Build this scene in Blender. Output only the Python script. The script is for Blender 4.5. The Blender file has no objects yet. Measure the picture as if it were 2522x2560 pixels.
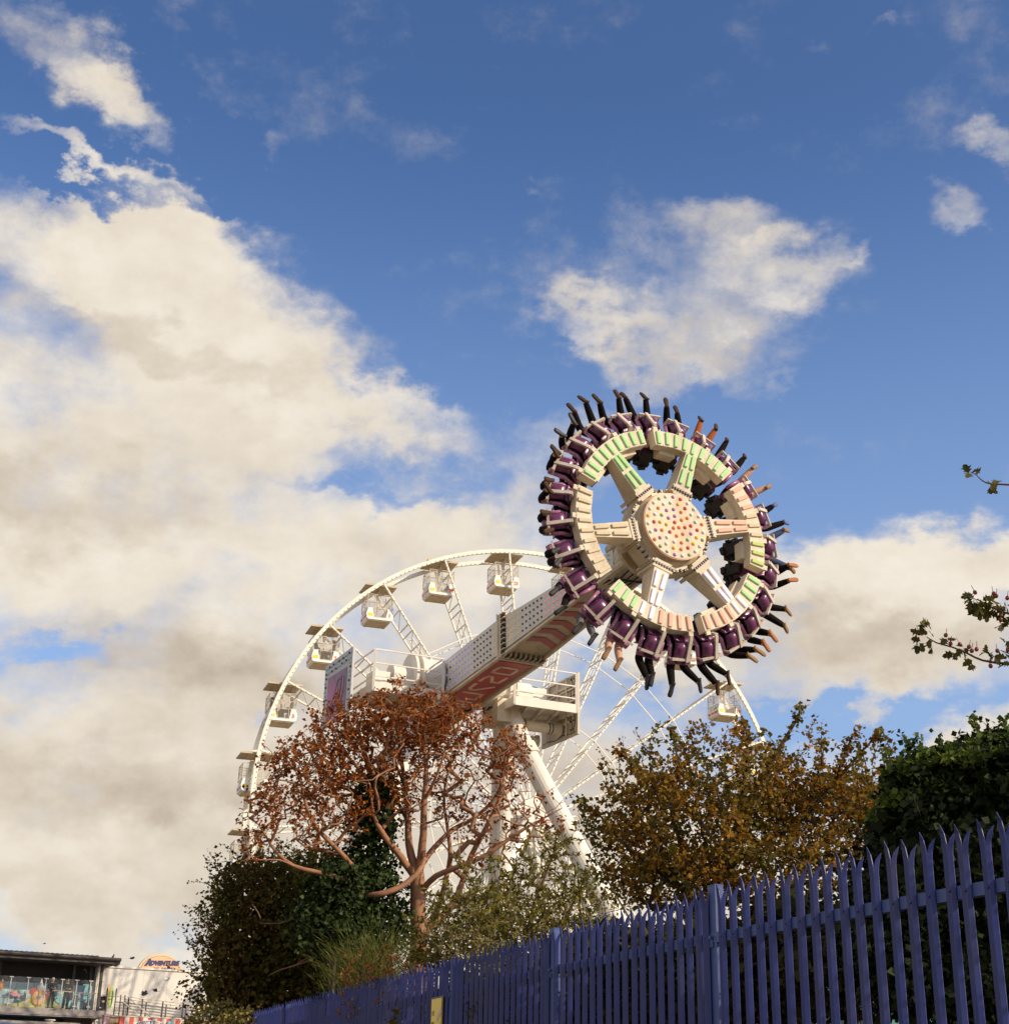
import bpy, bmesh, math, random
import numpy as np
from mathutils import Vector, Matrix
R = math.radians
V = Vector
scene = bpy.context.scene
COL = scene.collection
Z = V((0, 0, 1))

# ------------------------------------------------------------------ camera
PITCH, ROLL, FPX, EYE = 22.0, 1.2, 3645.0, 1.5
cp, sp = math.cos(R(PITCH)), math.sin(R(PITCH))
cr, sr = math.cos(R(ROLL)), math.sin(R(ROLL))
FW = V((0, cp, sp)); R0 = V((1, 0, 0)); U0 = V((0, -sp, cp))
RT = cr * R0 + sr * U0
UP = -sr * R0 + cr * U0
cam_d = bpy.data.cameras.new('camera'); cam = bpy.data.objects.new('camera', cam_d); COL.objects.link(cam)
cam.matrix_world = Matrix((( RT.x, UP.x, -FW.x, 0), (RT.y, UP.y, -FW.y, 0), (RT.z, UP.z, -FW.z, EYE), (0, 0, 0, 1)))
cam_d.sensor_fit = 'VERTICAL'; cam_d.sensor_height = 36; cam_d.sensor_width = 36
cam_d.lens = 36 * FPX / 2560
cam_d.clip_start = 0.1; cam_d.clip_end = 6000
scene.camera = cam

def ray(px, py):
    v = FW + (px - 1261) / FPX * RT - (py - 1280) / FPX * UP
    return v.normalized()
def at(px, py, dist):            # measured point: photo pixel (2522 wide) and distance from the eye
    return V((0, 0, EYE)) + ray(px, py) * dist
def azel(dx, dy):
    r = ray(dx * 1.3245, dy * 1.3245)
    return math.degrees(math.atan2(r.x, r.y)), math.degrees(math.asin(r.z))

# ------------------------------------------------------------------ light
SUN_AZ, SUN_EL = 62.0, 29.0      # degrees to the right of straight behind the camera
sdir = V((math.sin(R(SUN_AZ)) * math.cos(R(SUN_EL)), -math.cos(R(SUN_AZ)) * math.cos(R(SUN_EL)), math.sin(R(SUN_EL))))
sun_d = bpy.data.lights.new('sun', 'SUN'); sun = bpy.data.objects.new('sun', sun_d); COL.objects.link(sun)
sun_d.energy = 4.3; sun_d.angle = R(0.5); sun_d.color = (1.0, 0.865, 0.655)
sun.rotation_euler = (-sdir).to_track_quat('-Z', 'Y').to_euler()
sun.location = (30, -20, 40)
scene.view_settings.view_transform = 'Standard'; scene.view_settings.look = 'None'
scene.view_settings.exposure = 0.0; scene.view_settings.gamma = 1.0

world = bpy.data.worlds.new('World'); scene.world = world; world.use_nodes = True
SKY = 0.085
def build_world():
    nt = world.node_tree; nt.nodes.clear(); L = nt.links.new
    def N(t, **k):
        n = nt.nodes.new(t)
        for a, b in k.items(): setattr(n, a, b)
        return n
    def M(op, a, b=None, c=None, clamp=False):
        n = N('ShaderNodeMath', operation=op, use_clamp=clamp)
        for i, v in enumerate((a, b, c)):
            if v is None: continue
            if isinstance(v, (int, float)): n.inputs[i].default_value = v
            else: L(v, n.inputs[i])
        return n.outputs[0]
    out = N('ShaderNodeOutputWorld'); bg = N('ShaderNodeBackground'); bg.inputs[1].default_value = SKY
    L(bg.outputs[0], out.inputs[0])
    sky = N('ShaderNodeTexSky', sky_type='NISHITA'); sky.sun_disc = False
    sky.sun_elevation = R(SUN_EL); sky.sun_rotation = R(180 - SUN_AZ)
    sky.air_density = 1.0; sky.dust_density = 1.6; sky.ozone_density = 2.2
    tint = N('ShaderNodeMix', data_type='RGBA', blend_type='MULTIPLY'); tint.inputs[0].default_value = 1
    L(sky.outputs[0], tint.inputs[6]); tint.inputs[7].default_value = (0.97, 0.99, 1.14, 1)
    hsv = N('ShaderNodeHueSaturation'); hsv.inputs['Saturation'].default_value = 1.12; hsv.inputs['Value'].default_value = 1.52
    L(tint.outputs[2], hsv.inputs['Color'])
    tc = N('ShaderNodeTexCoord'); D = tc.outputs['Generated']
    sep = N('ShaderNodeSeparateXYZ'); L(D, sep.inputs[0])
    az = M('MULTIPLY', M('ARCTAN2', sep.outputs[0], sep.outputs[1]), 57.29578)
    el = M('MULTIPLY', M('ARCSINE', sep.outputs[2]), 57.29578)
    # domain warp
    def noise(vec, scale, detail, rough, off=(0, 0, 0), zs=1.5):
        mp = N('ShaderNodeMapping'); L(vec, mp.inputs[0]); mp.inputs['Location'].default_value = off
        mp.inputs['Scale'].default_value = (1, 1, zs)
        n = N('ShaderNodeTexNoise'); n.inputs['Scale'].default_value = scale
        n.inputs['Detail'].default_value = detail; n.inputs['Roughness'].default_value = rough
        L(mp.outputs[0], n.inputs['Vector'])
        return n
    w1 = noise(D, 7, 4, .55, (3, 1, 2)); ws = N('ShaderNodeSeparateColor'); L(w1.outputs['Color'], ws.inputs[0])
    azw = M('ADD', az, M('MULTIPLY', M('SUBTRACT', ws.outputs[0], .5), 7.0))
    elw = M('ADD', el, M('MULTIPLY', M('SUBTRACT', ws.outputs[1], .5), 6.0))
    w2 = noise(D, 24, 5, .6, (1, 4, 2)); ws2 = N('ShaderNodeSeparateColor'); L(w2.outputs['Color'], ws2.inputs[0])
    azw = M('ADD', azw, M('MULTIPLY', M('SUBTRACT', ws2.outputs[0], .5), 4.5)); elw = M('ADD', elw, M('MULTIPLY', M('SUBTRACT', ws2.outputs[1], .5), 4.5))
    cmb = N('ShaderNodeCombineXYZ'); L(azw, cmb.inputs[0]); L(elw, cmb.inputs[1])
    P = cmb.outputs[0]
    def blob(dx, dy, rx, ry, rot=0):
        a0, e0 = azel(dx, dy); a1, _ = azel(dx + rx, dy); _, e1 = azel(dx, dy - ry)
        ra, re = abs(a1 - a0), abs(e1 - e0)
        s = N('ShaderNodeVectorMath', operation='SUBTRACT'); L(P, s.inputs[0]); s.inputs[1].default_value = (a0, e0, 0)
        v = s.outputs[0]
        if rot:
            vr = N('ShaderNodeVectorRotate', rotation_type='Z_AXIS'); vr.inputs['Angle'].default_value = R(rot)
            L(v, vr.inputs['Vector']); v = vr.outputs[0]
        d = N('ShaderNodeVectorMath', operation='DIVIDE'); L(v, d.inputs[0]); d.inputs[1].default_value = (ra, re, 1)
        ln = N('ShaderNodeVectorMath', operation='LENGTH'); L(d.outputs[0], ln.inputs[0])
        mr = N('ShaderNodeMapRange', interpolation_type='SMOOTHSTEP'); L(ln.outputs['Value'], mr.inputs['Value'])
        mr.inputs['From Min'].default_value = 0.15; mr.inputs['From Max'].default_value = 1.5
        mr.inputs['To Min'].default_value = 1; mr.inputs['To Max'].default_value = 0
        return mr.outputs[0]
    def total(bl):
        acc = None
        for (dx, dy, rx, ry, rot, w) in bl:
            b = M('MULTIPLY', blob(dx, dy, rx, ry, rot), w)
            acc = b if acc is None else M('ADD', acc, b)
        return acc
    pos = [(150, 70, 190, 85, 30, .70), (250, 160, 140, 50, 20, .66), (330, 70, 120, 40, 20, .2), (120, 275, 230, 28, 8, .62), (250, 295, 70, 22, 0, .3), (240, 360, 200, 30, 0, .3),
           (90, 490, 320, 130, 0, .9), (330, 530, 270, 190, 25, .9), (430, 430, 170, 110, 20, .5), (500, 730, 290, 150, 20, .9), (740, 780, 160, 50, 8, .65),
           (120, 850, 420, 230, 0, .95), (330, 1120, 520, 260, 0, 1.0), (760, 1020, 300, 110, 0, .75), (1010, 920, 190, 90, -20, .5), (1000, 1150, 300, 130, 0, .7),
           (200, 1500, 700, 240, 0, 1.0), (950, 1640, 1300, 260, 0, 1.0), (500, 1800, 1100, 200, 0, .55), (1500, 1650, 500, 150, 0, .3), (700, 1330, 400, 120, 0, .8),
           (1330, 555, 270, 140, 0, .66), (1070, 600, 110, 45, 0, .45), (1370, 425, 80, 50, 0, .4), (1240, 655, 170, 55, 12, .5), (1490, 540, 150, 75, -5, .5), (1640, 525, 60, 18, 0, .3),
           (1835, 405, 70, 36, 0, .5), (1700, 50, 50, 18, 0, .32), (1890, 250, 60, 40, 0, .5), (1550, 50, 60, 20, 0, .2), (1170, 800, 200, 60, 0, .3), (1220, 720, 90, 26, 0, .25), (1460, 710, 60, 20, 0, .25),
           (1690, 1075, 320, 100, 0, 1.1), (1880, 1060, 170, 90, 0, .7), (1560, 1130, 200, 90, 0, .6), (1620, 1190, 260, 80, 0, .7), (1800, 1225, 260, 70, 0, .8), (1250, 1180, 220, 120, 0, .75), (1330, 1290, 260, 70, 0, .6),
           (1800, 1400, 240, 60, 0, .9), (1620, 1290, 260, 50, 0, .35), (500, 290, 50, 20, 0, .2), (1030, 365, 40, 14, 0, .22), (1000, 800, 60, 30, 0, .15)]
    neg = [(1560, 1345, 190, 32, -6, .62), (690, 905, 190, 24, 4, .34), (50, 1225, 90, 40, 0, .9), (520, 1340, 60, 36, 0, .8), (340, 1720, 90, 40, 0, .6), (130, 1600, 120, 22, 0, .3), (1480, 925, 260, 22, 0, .5), (130, 225, 260, 20, 6, .6), (150, 328, 330, 26, -3, .75), (450, 340, 190, 60, 40, .5), (1100, 1280, 60, 30, 0, .35), (1190, 1330, 60, 30, 0, .3)]
    dens = M('SUBTRACT', total(pos), total(neg))
    def ss(v, a, b, w):
        mr = N('ShaderNodeMapRange', interpolation_type='SMOOTHSTEP'); L(v, mr.inputs['Value']); mr.inputs['From Min'].default_value = a; mr.inputs['From Max'].default_value = b; mr.inputs['To Max'].default_value = w
        return mr.outputs[0]
    # unseen broken cloud added outside the picture as warm fill light
    dens = M('ADD', dens, M('MAXIMUM', M('MAXIMUM', ss(M('ABSOLUTE', az), 30, 60, .08), ss(az, -24, -45, .8)), ss(el, 46, 62, .15)))
    f1 = noise(D, 9, 9, .60, (1.3, 2.1, .4)).outputs[0]
    f2 = noise(D, 9, 9, .60, (1.3 - .010, 2.1 + .006, .4 - .030)).outputs[0]      # the same field a little towards the sun
    f3 = noise(D, 24, 8, .66, (5, 2, 1), 1.3).outputs[0]
    fb = M('ADD', M('MULTIPLY', M('SUBTRACT', f1, .5), 1.45), M('MULTIPLY', M('SUBTRACT', f3, .5), .95))
    d2 = M('ADD', M('MINIMUM', dens, 1.3), fb)
    cov = N('ShaderNodeMapRange', interpolation_type='SMOOTHSTEP'); L(d2, cov.inputs['Value'])
    cov.inputs['From Min'].default_value = .04; cov.inputs['From Max'].default_value = 1.25
    shade = total([(250, 655, 360, 36, 4, .34), (80, 940, 380, 80, 0, .5), (330, 1270, 480, 90, 0, .5), (1640, 1205, 330, 60, 0, .45), (1300, 640, 240, 36, 0, .3), (120, 1480, 500, 60, 0, .3), (1300, 1330, 400, 70, 0, .35), (700, 1450, 700, 90, 0, .25), (150, 1700, 500, 60, 0, .25), (950, 1600, 900, 140, 0, .25)])
    rel = M('MULTIPLY', M('SUBTRACT', f2, f1), 1.1)
    lum = M('SUBTRACT', M('ADD', M('ADD', .74, rel), M('MULTIPLY', M('SUBTRACT', f3, .5), .12)), M('MULTIPLY', shade, M('ADD', .35, f1)))
    lum = M('ADD', lum, M('MULTIPLY', M('SUBTRACT', f1, .5), .22), clamp=True)
    ramp = N('ShaderNodeValToRGB'); L(lum, ramp.inputs[0])
    els = ramp.color_ramp.elements
    k = 1 / SKY
    def c(r, g, b): return tuple((((x / 255) + .055) / 1.055) ** 2.4 * 1 for x in (r, g, b)) + (1,)
    els[0].position = 0.0; els[0].color = c(180, 166, 150)
    els[1].position = 1.0; els[1].color = c(251, 243, 230)
    e = els.new(.35); e.color = c(212, 199, 182)
    e = els.new(.68); e.color = c(234, 223, 206)
    boost = N('ShaderNodeVectorMath', operation='SCALE'); L(ramp.outputs[0], boost.inputs[0]); boost.inputs['Scale'].default_value = k
    grad = N('ShaderNodeMapRange'); L(el, grad.inputs['Value']); grad.inputs['From Min'].default_value = 8; grad.inputs['From Max'].default_value = 38; grad.inputs['To Min'].default_value = 1.5; grad.inputs['To Max'].default_value = 1.0
    skyb = N('ShaderNodeVectorMath', operation='SCALE'); L(hsv.outputs[0], skyb.inputs[0]); L(grad.outputs[0], skyb.inputs['Scale'])
    pale = N('ShaderNodeMix', data_type='RGBA'); L(ss(el, 37, 8, .60), pale.inputs[0]); L(skyb.outputs[0], pale.inputs[6]); pale.inputs[7].default_value = tuple(x * k for x in c(160, 184, 218)[:3]) + (1,)
    mix = N('ShaderNodeMix', data_type='RGBA'); L(cov.outputs[0], mix.inputs[0]); L(pale.outputs[2], mix.inputs[6]); L(boost.outputs[0], mix.inputs[7])
    L(mix.outputs[2], bg.inputs[0])
build_world()

# ------------------------------------------------------------------ materials
def mat(name, col, rough=.6, metal=0.0, var=.12, scale=6.0, bump=0.0, spec=.5, dirt=None, dirt_amt=.5, emit=None, geo=False):
    m = bpy.data.materials.new(name); m.use_nodes = True; nt = m.node_tree; L = nt.links.new
    b = nt.nodes['Principled BSDF']
    b.inputs['Roughness'].default_value = rough; b.inputs['Metallic'].default_value = metal
    b.inputs['Specular IOR Level'].default_value = spec
    tc = nt.nodes.new('ShaderNodeTexCoord')
    n = nt.nodes.new('ShaderNodeTexNoise'); n.inputs['Scale'].default_value = scale; n.inputs['Detail'].default_value = 6; n.inputs['Roughness'].default_value = .65
    co = nt.nodes.new('ShaderNodeNewGeometry').outputs['Position'] if geo else tc.outputs['Object']
    L(co, n.inputs['Vector'])
    r = nt.nodes.new('ShaderNodeValToRGB'); L(n.outputs[0], r.inputs[0])
    r.color_ramp.elements[0].position = .3; r.color_ramp.elements[1].position = .7
    r.color_ramp.elements[0].color = tuple(c * (1 - var) for c in col) + (1,)
    r.color_ramp.elements[1].color = tuple(min(1, c * (1 + var)) for c in col) + (1,)
    colour = r.outputs[0]
    if dirt:
        n2 = nt.nodes.new('ShaderNodeTexNoise'); n2.inputs['Scale'].default_value = scale * .35; n2.inputs['Detail'].default_value = 9; n2.inputs['Roughness'].default_value = .7
        mp = nt.nodes.new('ShaderNodeMapping'); mp.inputs['Scale'].default_value = (1, 1, .25); L(co, mp.inputs[0]); L(mp.outputs[0], n2.inputs['Vector'])
        mr = nt.nodes.new('ShaderNodeMapRange'); mr.inputs['From Min'].default_value = .48; mr.inputs['From Max'].default_value = .72; mr.inputs['To Max'].default_value = dirt_amt
        L(n2.outputs[0], mr.inputs['Value'])
        mx = nt.nodes.new('ShaderNodeMix'); mx.data_type = 'RGBA'; L(mr.outputs[0], mx.inputs[0]); L(colour, mx.inputs[6]); mx.inputs[7].default_value = tuple(dirt) + (1,)
        colour = mx.outputs[2]
    L(colour, b.inputs['Base Color'])
    if bump:
        bp = nt.nodes.new('ShaderNodeBump'); bp.inputs['Strength'].default_value = bump; bp.inputs['Distance'].default_value = .02
        L(n.outputs[0], bp.inputs['Height']); L(bp.outputs[0], b.inputs['Normal'])
    if emit:
        b.inputs['Emission Color'].default_value = tuple(emit[:3]) + (1,); b.inputs['Emission Strength'].default_value = emit[3]
    return m
def leaf_mat(name, cols, trans=.35, rough=.6, cols2=None, nscale=1.6):
    m = bpy.data.materials.new(name); m.use_nodes = True; nt = m.node_tree; nt.nodes.clear(); L = nt.links.new
    out = nt.nodes.new('ShaderNodeOutputMaterial'); geo = nt.nodes.new('ShaderNodeNewGeometry')
    r = nt.nodes.new('ShaderNodeValToRGB'); L(geo.outputs['Random Per Island'], r.inputs[0])
    e = r.color_ramp.elements; k = len(cols)
    e[0].position = 0; e[0].color = cols[0] + (1,); e[1].position = 1; e[1].color = cols[-1] + (1,)
    for i in range(1, k - 1): x = e.new(i / (k - 1)); x.color = cols[i] + (1,)
    d = nt.nodes.new('ShaderNodeBsdfPrincipled'); d.inputs['Roughness'].default_value = max(rough, .62); d.inputs['Specular IOR Level'].default_value = .12
    colour = r.outputs[0]
    if cols2:      # patches of the crown that have turned less
        r2 = nt.nodes.new('ShaderNodeValToRGB'); L(geo.outputs['Random Per Island'], r2.inputs[0]); r2.color_ramp.elements[0].color = cols2[0] + (1,); r2.color_ramp.elements[1].color = cols2[-1] + (1,)
        if len(cols2) > 2: x = r2.color_ramp.elements.new(.5); x.color = cols2[1] + (1,)
        n = nt.nodes.new('ShaderNodeTexNoise'); n.inputs['Scale'].default_value = nscale; n.inputs['Detail'].default_value = 3; L(geo.outputs['Position'], n.inputs['Vector'])
        mr = nt.nodes.new('ShaderNodeMapRange'); mr.inputs['From Min'].default_value = .46; mr.inputs['From Max'].default_value = .60; L(n.outputs[0], mr.inputs['Value'])
        cm = nt.nodes.new('ShaderNodeMix'); cm.data_type = 'RGBA'; L(mr.outputs[0], cm.inputs[0]); L(r.outputs[0], cm.inputs[6]); L(r2.outputs[0], cm.inputs[7]); colour = cm.outputs[2]
    t = nt.nodes.new('ShaderNodeBsdfTranslucent'); mx = nt.nodes.new('ShaderNodeMixShader'); mx.inputs[0].default_value = trans
    L(colour, d.inputs['Base Color']); L(colour, t.inputs[0]); L(d.outputs[0], mx.inputs[1]); L(t.outputs[0], mx.inputs[2]); L(mx.outputs[0], out.inputs[0])
    return m
def glass_mat(name, col, amount):
    m = bpy.data.materials.new(name); m.use_nodes = True; nt = m.node_tree; nt.nodes.clear(); L = nt.links.new
    out = nt.nodes.new('ShaderNodeOutputMaterial'); t = nt.nodes.new('ShaderNodeBsdfTransparent')
    g = nt.nodes.new('ShaderNodeBsdfPrincipled'); g.inputs['Base Color'].default_value = col + (1,); g.inputs['Roughness'].default_value = .08
    mx = nt.nodes.new('ShaderNodeMixShader'); mx.inputs[0].default_value = amount
    L(t.outputs[0], mx.inputs[1]); L(g.outputs[0], mx.inputs[2]); L(mx.outputs[0], out.inputs[0])
    return m

WHITE = mat('white_paint', (.76, .70, .60), .6, var=.06, spec=.3, dirt=(.45, .36, .25), dirt_amt=.35, scale=2.5)
CREAM = mat('cream_paint', (.68, .58, .43), .8, var=.08, spec=.2, dirt=(.34, .25, .15), dirt_amt=.65, scale=5)
TAN = mat('worn_cream_paint', (.55, .44, .29), .5, var=.12, dirt=(.2, .14, .08), dirt_amt=.6, scale=5)
STEEL = mat('galvanised_steel', (.42, .40, .37), .4, metal=.8, var=.15)
DARK = mat('black_rubber', (.018, .014, .012), .7, var=.3)
DARKSTEEL = mat('dark_steel', (.06, .05, .045), .5, metal=.5)
GREYPANEL = mat('grey_panel_paint', (.66, .615, .555), .5, var=.06, dirt=(.3, .25, .2), dirt_amt=.3)

# ------------------------------------------------------------------ mesh builder
class MB:
    def __init__(s): s.v = []; s.f = []; s.m = []
    def add(s, verts, faces, mi=0):
        o = len(s.v); s.v.extend([tuple(p) for p in verts]); s.f.extend([tuple(i + o for i in f) for f in faces]); s.m.extend([mi] * len(faces))
    def box(s, c, X, Y, Zv, mi=0):       # centre and three half-axes
        c, X, Y, Zv = V(c), V(X), V(Y), V(Zv)
        p = [c + X * i + Y * j + Zv * k for k in (-1, 1) for j in (-1, 1) for i in (-1, 1)]
        if X.cross(Y).dot(Zv) > 0: f = [(0, 2, 3, 1), (4, 5, 7, 6), (0, 1, 5, 4), (1, 3, 7, 5), (3, 2, 6, 7), (2, 0, 4, 6)]
        else: f = [(0, 1, 3, 2), (4, 6, 7, 5), (0, 4, 5, 1), (1, 5, 7, 3), (3, 7, 6, 2), (2, 6, 4, 0)]
        s.add(p, f, mi)
    def abox(s, x0, x1, y0, y1, z0, z1, mi=0): s.box(((x0 + x1) / 2, (y0 + y1) / 2, (z0 + z1) / 2), ((x1 - x0) / 2, 0, 0), (0, (y1 - y0) / 2, 0), (0, 0, (z1 - z0) / 2), mi)
    def bar(s, a, b, w, h=None, up=Z, mi=0):
        a, b = V(a), V(b); h = h or w; d = (b - a)
        if d.length < 1e-6: return
        dn = d.normalized(); x = dn.cross(V(up))
        if x.length < 1e-3: x = dn.cross(V((1, 0, 0)))
        x.normalize(); y = x.cross(dn); s.box((a + b) / 2, x * w / 2, dn * d.length / 2, y * h / 2, mi)
    def tube(s, pts, radii, n=8, mi=0, caps=True, closed=False):
        pts = [V(p) for p in pts]; k = len(pts)
        if isinstance(radii, (int, float)): radii = [radii] * k
        rings = []; prev = None
        for i in range(k):
            if closed: d = pts[(i + 1) % k] - pts[i - 1]
            else: d = pts[min(i + 1, k - 1)] - pts[max(i - 1, 0)]
            d = d.normalized() if d.length > 1e-9 else Z.copy()
            if prev is None:
                x = d.cross(Z)
                if x.length < .05: x = d.cross(V((1, 0, 0)))
            else: x = prev - d * prev.dot(d)
            x.normalize(); prev = x; y = d.cross(x)
            rings.append([pts[i] + (x * math.cos(t) + y * math.sin(t)) * radii[i] for t in [2 * math.pi * j / n for j in range(n)]])
        v = [p for r in rings for p in r]; f = []
        for i in range(k if closed else k - 1):
            i2 = (i + 1) % k
            for j in range(n):
                j2 = (j + 1) % n; f.append((i * n + j, i * n + j2, i2 * n + j2, i2 * n + j))
        if caps and not closed: f.append(tuple(range(n))[::-1]); f.append(tuple((k - 1) * n + j for j in range(n)))
        s.add(v, f, mi)
    def prism(s, poly, o, X, Y, N, mi=0, mi_side=None):   # 2-D polygon extruded from o along N
        o, X, Y, N = V(o), V(X), V(Y), V(N); k = len(poly)
        a = [o + X * p[0] + Y * p[1] for p in poly]; b = [p + N for p in a]
        ar = sum(poly[i][0] * poly[(i + 1) % k][1] - poly[(i + 1) % k][0] * poly[i][1] for i in range(k))
        flip = (ar > 0) == (X.cross(Y).dot(N) > 0)
        s.add(a + b, [tuple(range(k))[::-1] if flip else tuple(range(k)), tuple(range(k, 2 * k)) if flip else tuple(range(k, 2 * k))[::-1]], mi)
        sd = [((i, (i + 1) % k, (i + 1) % k + k, i + k) if flip else (i, i + k, (i + 1) % k + k, (i + 1) % k)) for i in range(k)]
        s.add(a + b, sd, mi if mi_side is None else mi_side)
    def ball(s, c, r, n=6, m=4, mi=0, axes=None):
        c = V(c); ax = axes or (V((1, 0, 0)), V((0, 1, 0)), V((0, 0, 1)))
        rr = (r, r, r) if isinstance(r, (int, float)) else r
        v = [c - ax[2] * rr[2]]; f = []
        for i in range(1, m):
            t = math.pi * i / m
            for j in range(n):
                p = 2 * math.pi * j / n
                v.append(c + ax[0] * (rr[0] * math.sin(t) * math.cos(p)) + ax[1] * (rr[1] * math.sin(t) * math.sin(p)) - ax[2] * (rr[2] * math.cos(t)))
        v.append(c + ax[2] * rr[2]); e = len(v) - 1
        for j in range(n):
            j2 = (j + 1) % n; f.append((0, 1 + j2, 1 + j)); f.append((e, e - n + j, e - n + j2))
            for i in range(m - 2): a = 1 + i * n; f.append((a + j, a + j2, a + n + j2, a + n + j))
        s.add(v, f, mi)
    def build(s, name, mats, parent=None, smooth=False, world=True, bevel=0, autosmooth=True):
        me = bpy.data.meshes.new(name)
        vs = s.v
        if parent is not None and world:
            inv = parent.get('_m')
            _l = list(parent['_m']) if inv is not None else None; Mi = Matrix([_l[i * 4:(i + 1) * 4] for i in range(4)]).inverted() if inv is not None else Matrix.Identity(4)
            vs = [tuple(Mi @ V(p)) for p in s.v]
        me.from_pydata(vs, [], s.f)
        ms = mats if isinstance(mats, (list, tuple)) else [mats]
        for m in ms: me.materials.append(m)
        me.polygons.foreach_set('material_index', s.m)
        if smooth: me.polygons.foreach_set('use_smooth', [True] * len(s.f))
        me.update()
        o = bpy.data.objects.new(name, me); COL.objects.link(o)
        if parent is not None:
            o.parent = parent
            if parent.get('_m') is not None: o['_m'] = list(parent['_m'])
        if bevel:
            b = o.modifiers.new('bevel', 'BEVEL'); b.width = bevel; b.segments = 2; b.limit_method = 'ANGLE'; b.angle_limit = R(40)
        return o

def tag(o, label=None, cat=None, group=None, kind=None):
    if label: o['label'] = label
    if cat: o['category'] = cat
    if group: o['group'] = group
    if kind: o['kind'] = kind
    return o
def thing(name, label, cat, M=None, group=None):
    o = bpy.data.objects.new(name, None); COL.objects.link(o)
    if M is None: M = Matrix.Identity(4)
    elif not isinstance(M, Matrix): M = Matrix.Translation(V(M))
    o.matrix_world = M; o['_m'] = [M[i][j] for i in range(4) for j in range(4)]
    o.empty_display_size = .2
    return tag(o, label, cat, group)
def copy_tree(src, parent=None):
    c = src.copy(); COL.objects.link(c)
    if parent is not None: c.parent = parent
    for ch in list(src.children): copy_tree(ch, c)
    return c
def frame_m(o, x, y, z): return Matrix(((x[0], y[0], z[0], o[0]), (x[1], y[1], z[1], o[1]), (x[2], y[2], z[2], o[2]), (0, 0, 0, 1)))
def text_mb(mb, s, o, X, Y, size, depth, mi=0, shear=0, bold=0, align='CENTER'):
    cu = bpy.data.curves.new('t', 'FONT'); cu.body = s; cu.size = size; cu.shear = shear; cu.offset = bold; cu.align_x = align; cu.align_y = 'CENTER'
    cu.extrude = depth / 2; cu.resolution_u = 3
    ob = bpy.data.objects.new('t', cu); COL.objects.link(ob)
    dg = bpy.context.evaluated_depsgraph_get(); me = bpy.data.meshes.new_from_object(ob.evaluated_get(dg))
    o, X, Y = V(o), V(X), V(Y); N = X.cross(Y)
    mb.add([o + X * v.co.x + Y * v.co.y + N * v.co.z for v in me.vertices], [tuple(p.vertices) for p in me.polygons], mi)
    bpy.data.objects.remove(ob); bpy.data.meshes.remove(me); bpy.data.curves.remove(cu)
# ------------------------------------------------------------------ ground
GRASS = mat('sandy_paving', (.21, .155, .095), .9, var=.3, scale=.6)
TARMAC = mat('tarmac', (.05, .05, .05), .9, var=.25, scale=8, bump=.2)
g = MB(); g.add([(-3000, -3000, 0), (3000, -3000, 0), (3000, 3000, 0), (-3000, 3000, 0)], [(0, 1, 2, 3)])
tag(g.build('ground', GRASS), kind='structure')

# ------------------------------------------------------------------ ferris wheel (15 m radius, two rings 2 m apart)
WU = V((math.cos(R(18.437)), math.sin(R(18.437)), 0)); WN = V((-WU.y, WU.x, 0))
WC = V((1.864, 77.899, 15.503)); WR_ = 15.0; PH0 = -21.268
def wp(ang, r, off): t = R(ang); return WC + WU * (r * math.sin(t)) + Z * (r * math.cos(t)) + WN * off
BULBS = mat('yellowed_bulb_glass', (.80, .72, .40), .3, var=.1)
WHEELW = mat('white_wheel_paint', (.80, .75, .64), .6, var=.06, spec=.3)
wheel = thing('ferris_wheel', 'tall white observation wheel with lattice spokes and hanging cabins behind the pendulum ride', 'ferris wheel', (WC.x, WC.y, 0))
for off in (0, 2.0):
    m = MB(); n = 144
    prof = [(-.06, -.11), (.06, -.11), (.06, .11), (-.06, .11)]
    v = []; f = []
    for i in range(n):
        for a, b in prof:
            v.append(wp(360 * i / n, WR_ + b - .05, off + a))
    for i in range(n):
        for j in range(4):
            f.append((i * 4 + j, i * 4 + (j + 1) % 4, ((i + 1) % n) * 4 + (j + 1) % 4, ((i + 1) % n) * 4 + j))
    m.add(v, f)
    rim = m.build('rim', WHEELW, wheel)
    b = MB()
    for i in range(24 * 14): b.ball(wp(PH0 + i * 360 / (24 * 14), WR_ - .13, off - .08), .035, 4, 3)
    tag(b.build('bulb_string', BULBS, rim), kind='stuff')
for i in range(24):
    a = PH0 + 15 * i
    m = MB()
    for off in (0, 2.0):
        m.bar(wp(a, .8, 1 + (off - 1) * .75), wp(a, WR_ - .1, off), .09, .13, WN)
    k = 0
    for r in (14.0, 13.2, 12.3, 11.9, 11.1, 10.1, 9.0, 7.8, 6.5, 5.2, 4.0):
        o = .75 + .25 * r / WR_
        m.bar(wp(a, r, 1 - o), wp(a, r, 1 + o), .05, .07, WU)
        if k % 3 != 2 and r > 3:
            m.bar(wp(a, r, 1 - o), wp(a, r - .8, 1 + o), .04, .04, WU)
        k += 1
    # the ladder of light tubes half way along each spoke
    for q in (-.28, .28): m.bar(wp(a, 7.6, 1 + q), wp(a, 11.7, 1 + q), .05, .05, WN)
    for r in np.arange(7.8, 11.6, .45): m.bar(wp(a, r, .72), wp(a, r + .2, 1.28), .03, .03, WU)
    sp_ = m.build('spoke', WHEELW, wheel)
    b = MB()
    for r in np.arange(1.6, 14.6, .32): b.ball(wp(a, r, 1 - (.75 + .25 * r / WR_) - .08), .034, 4, 3)
    tag(b.build('bulb_string', BULBS, sp_), kind='stuff')
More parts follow.
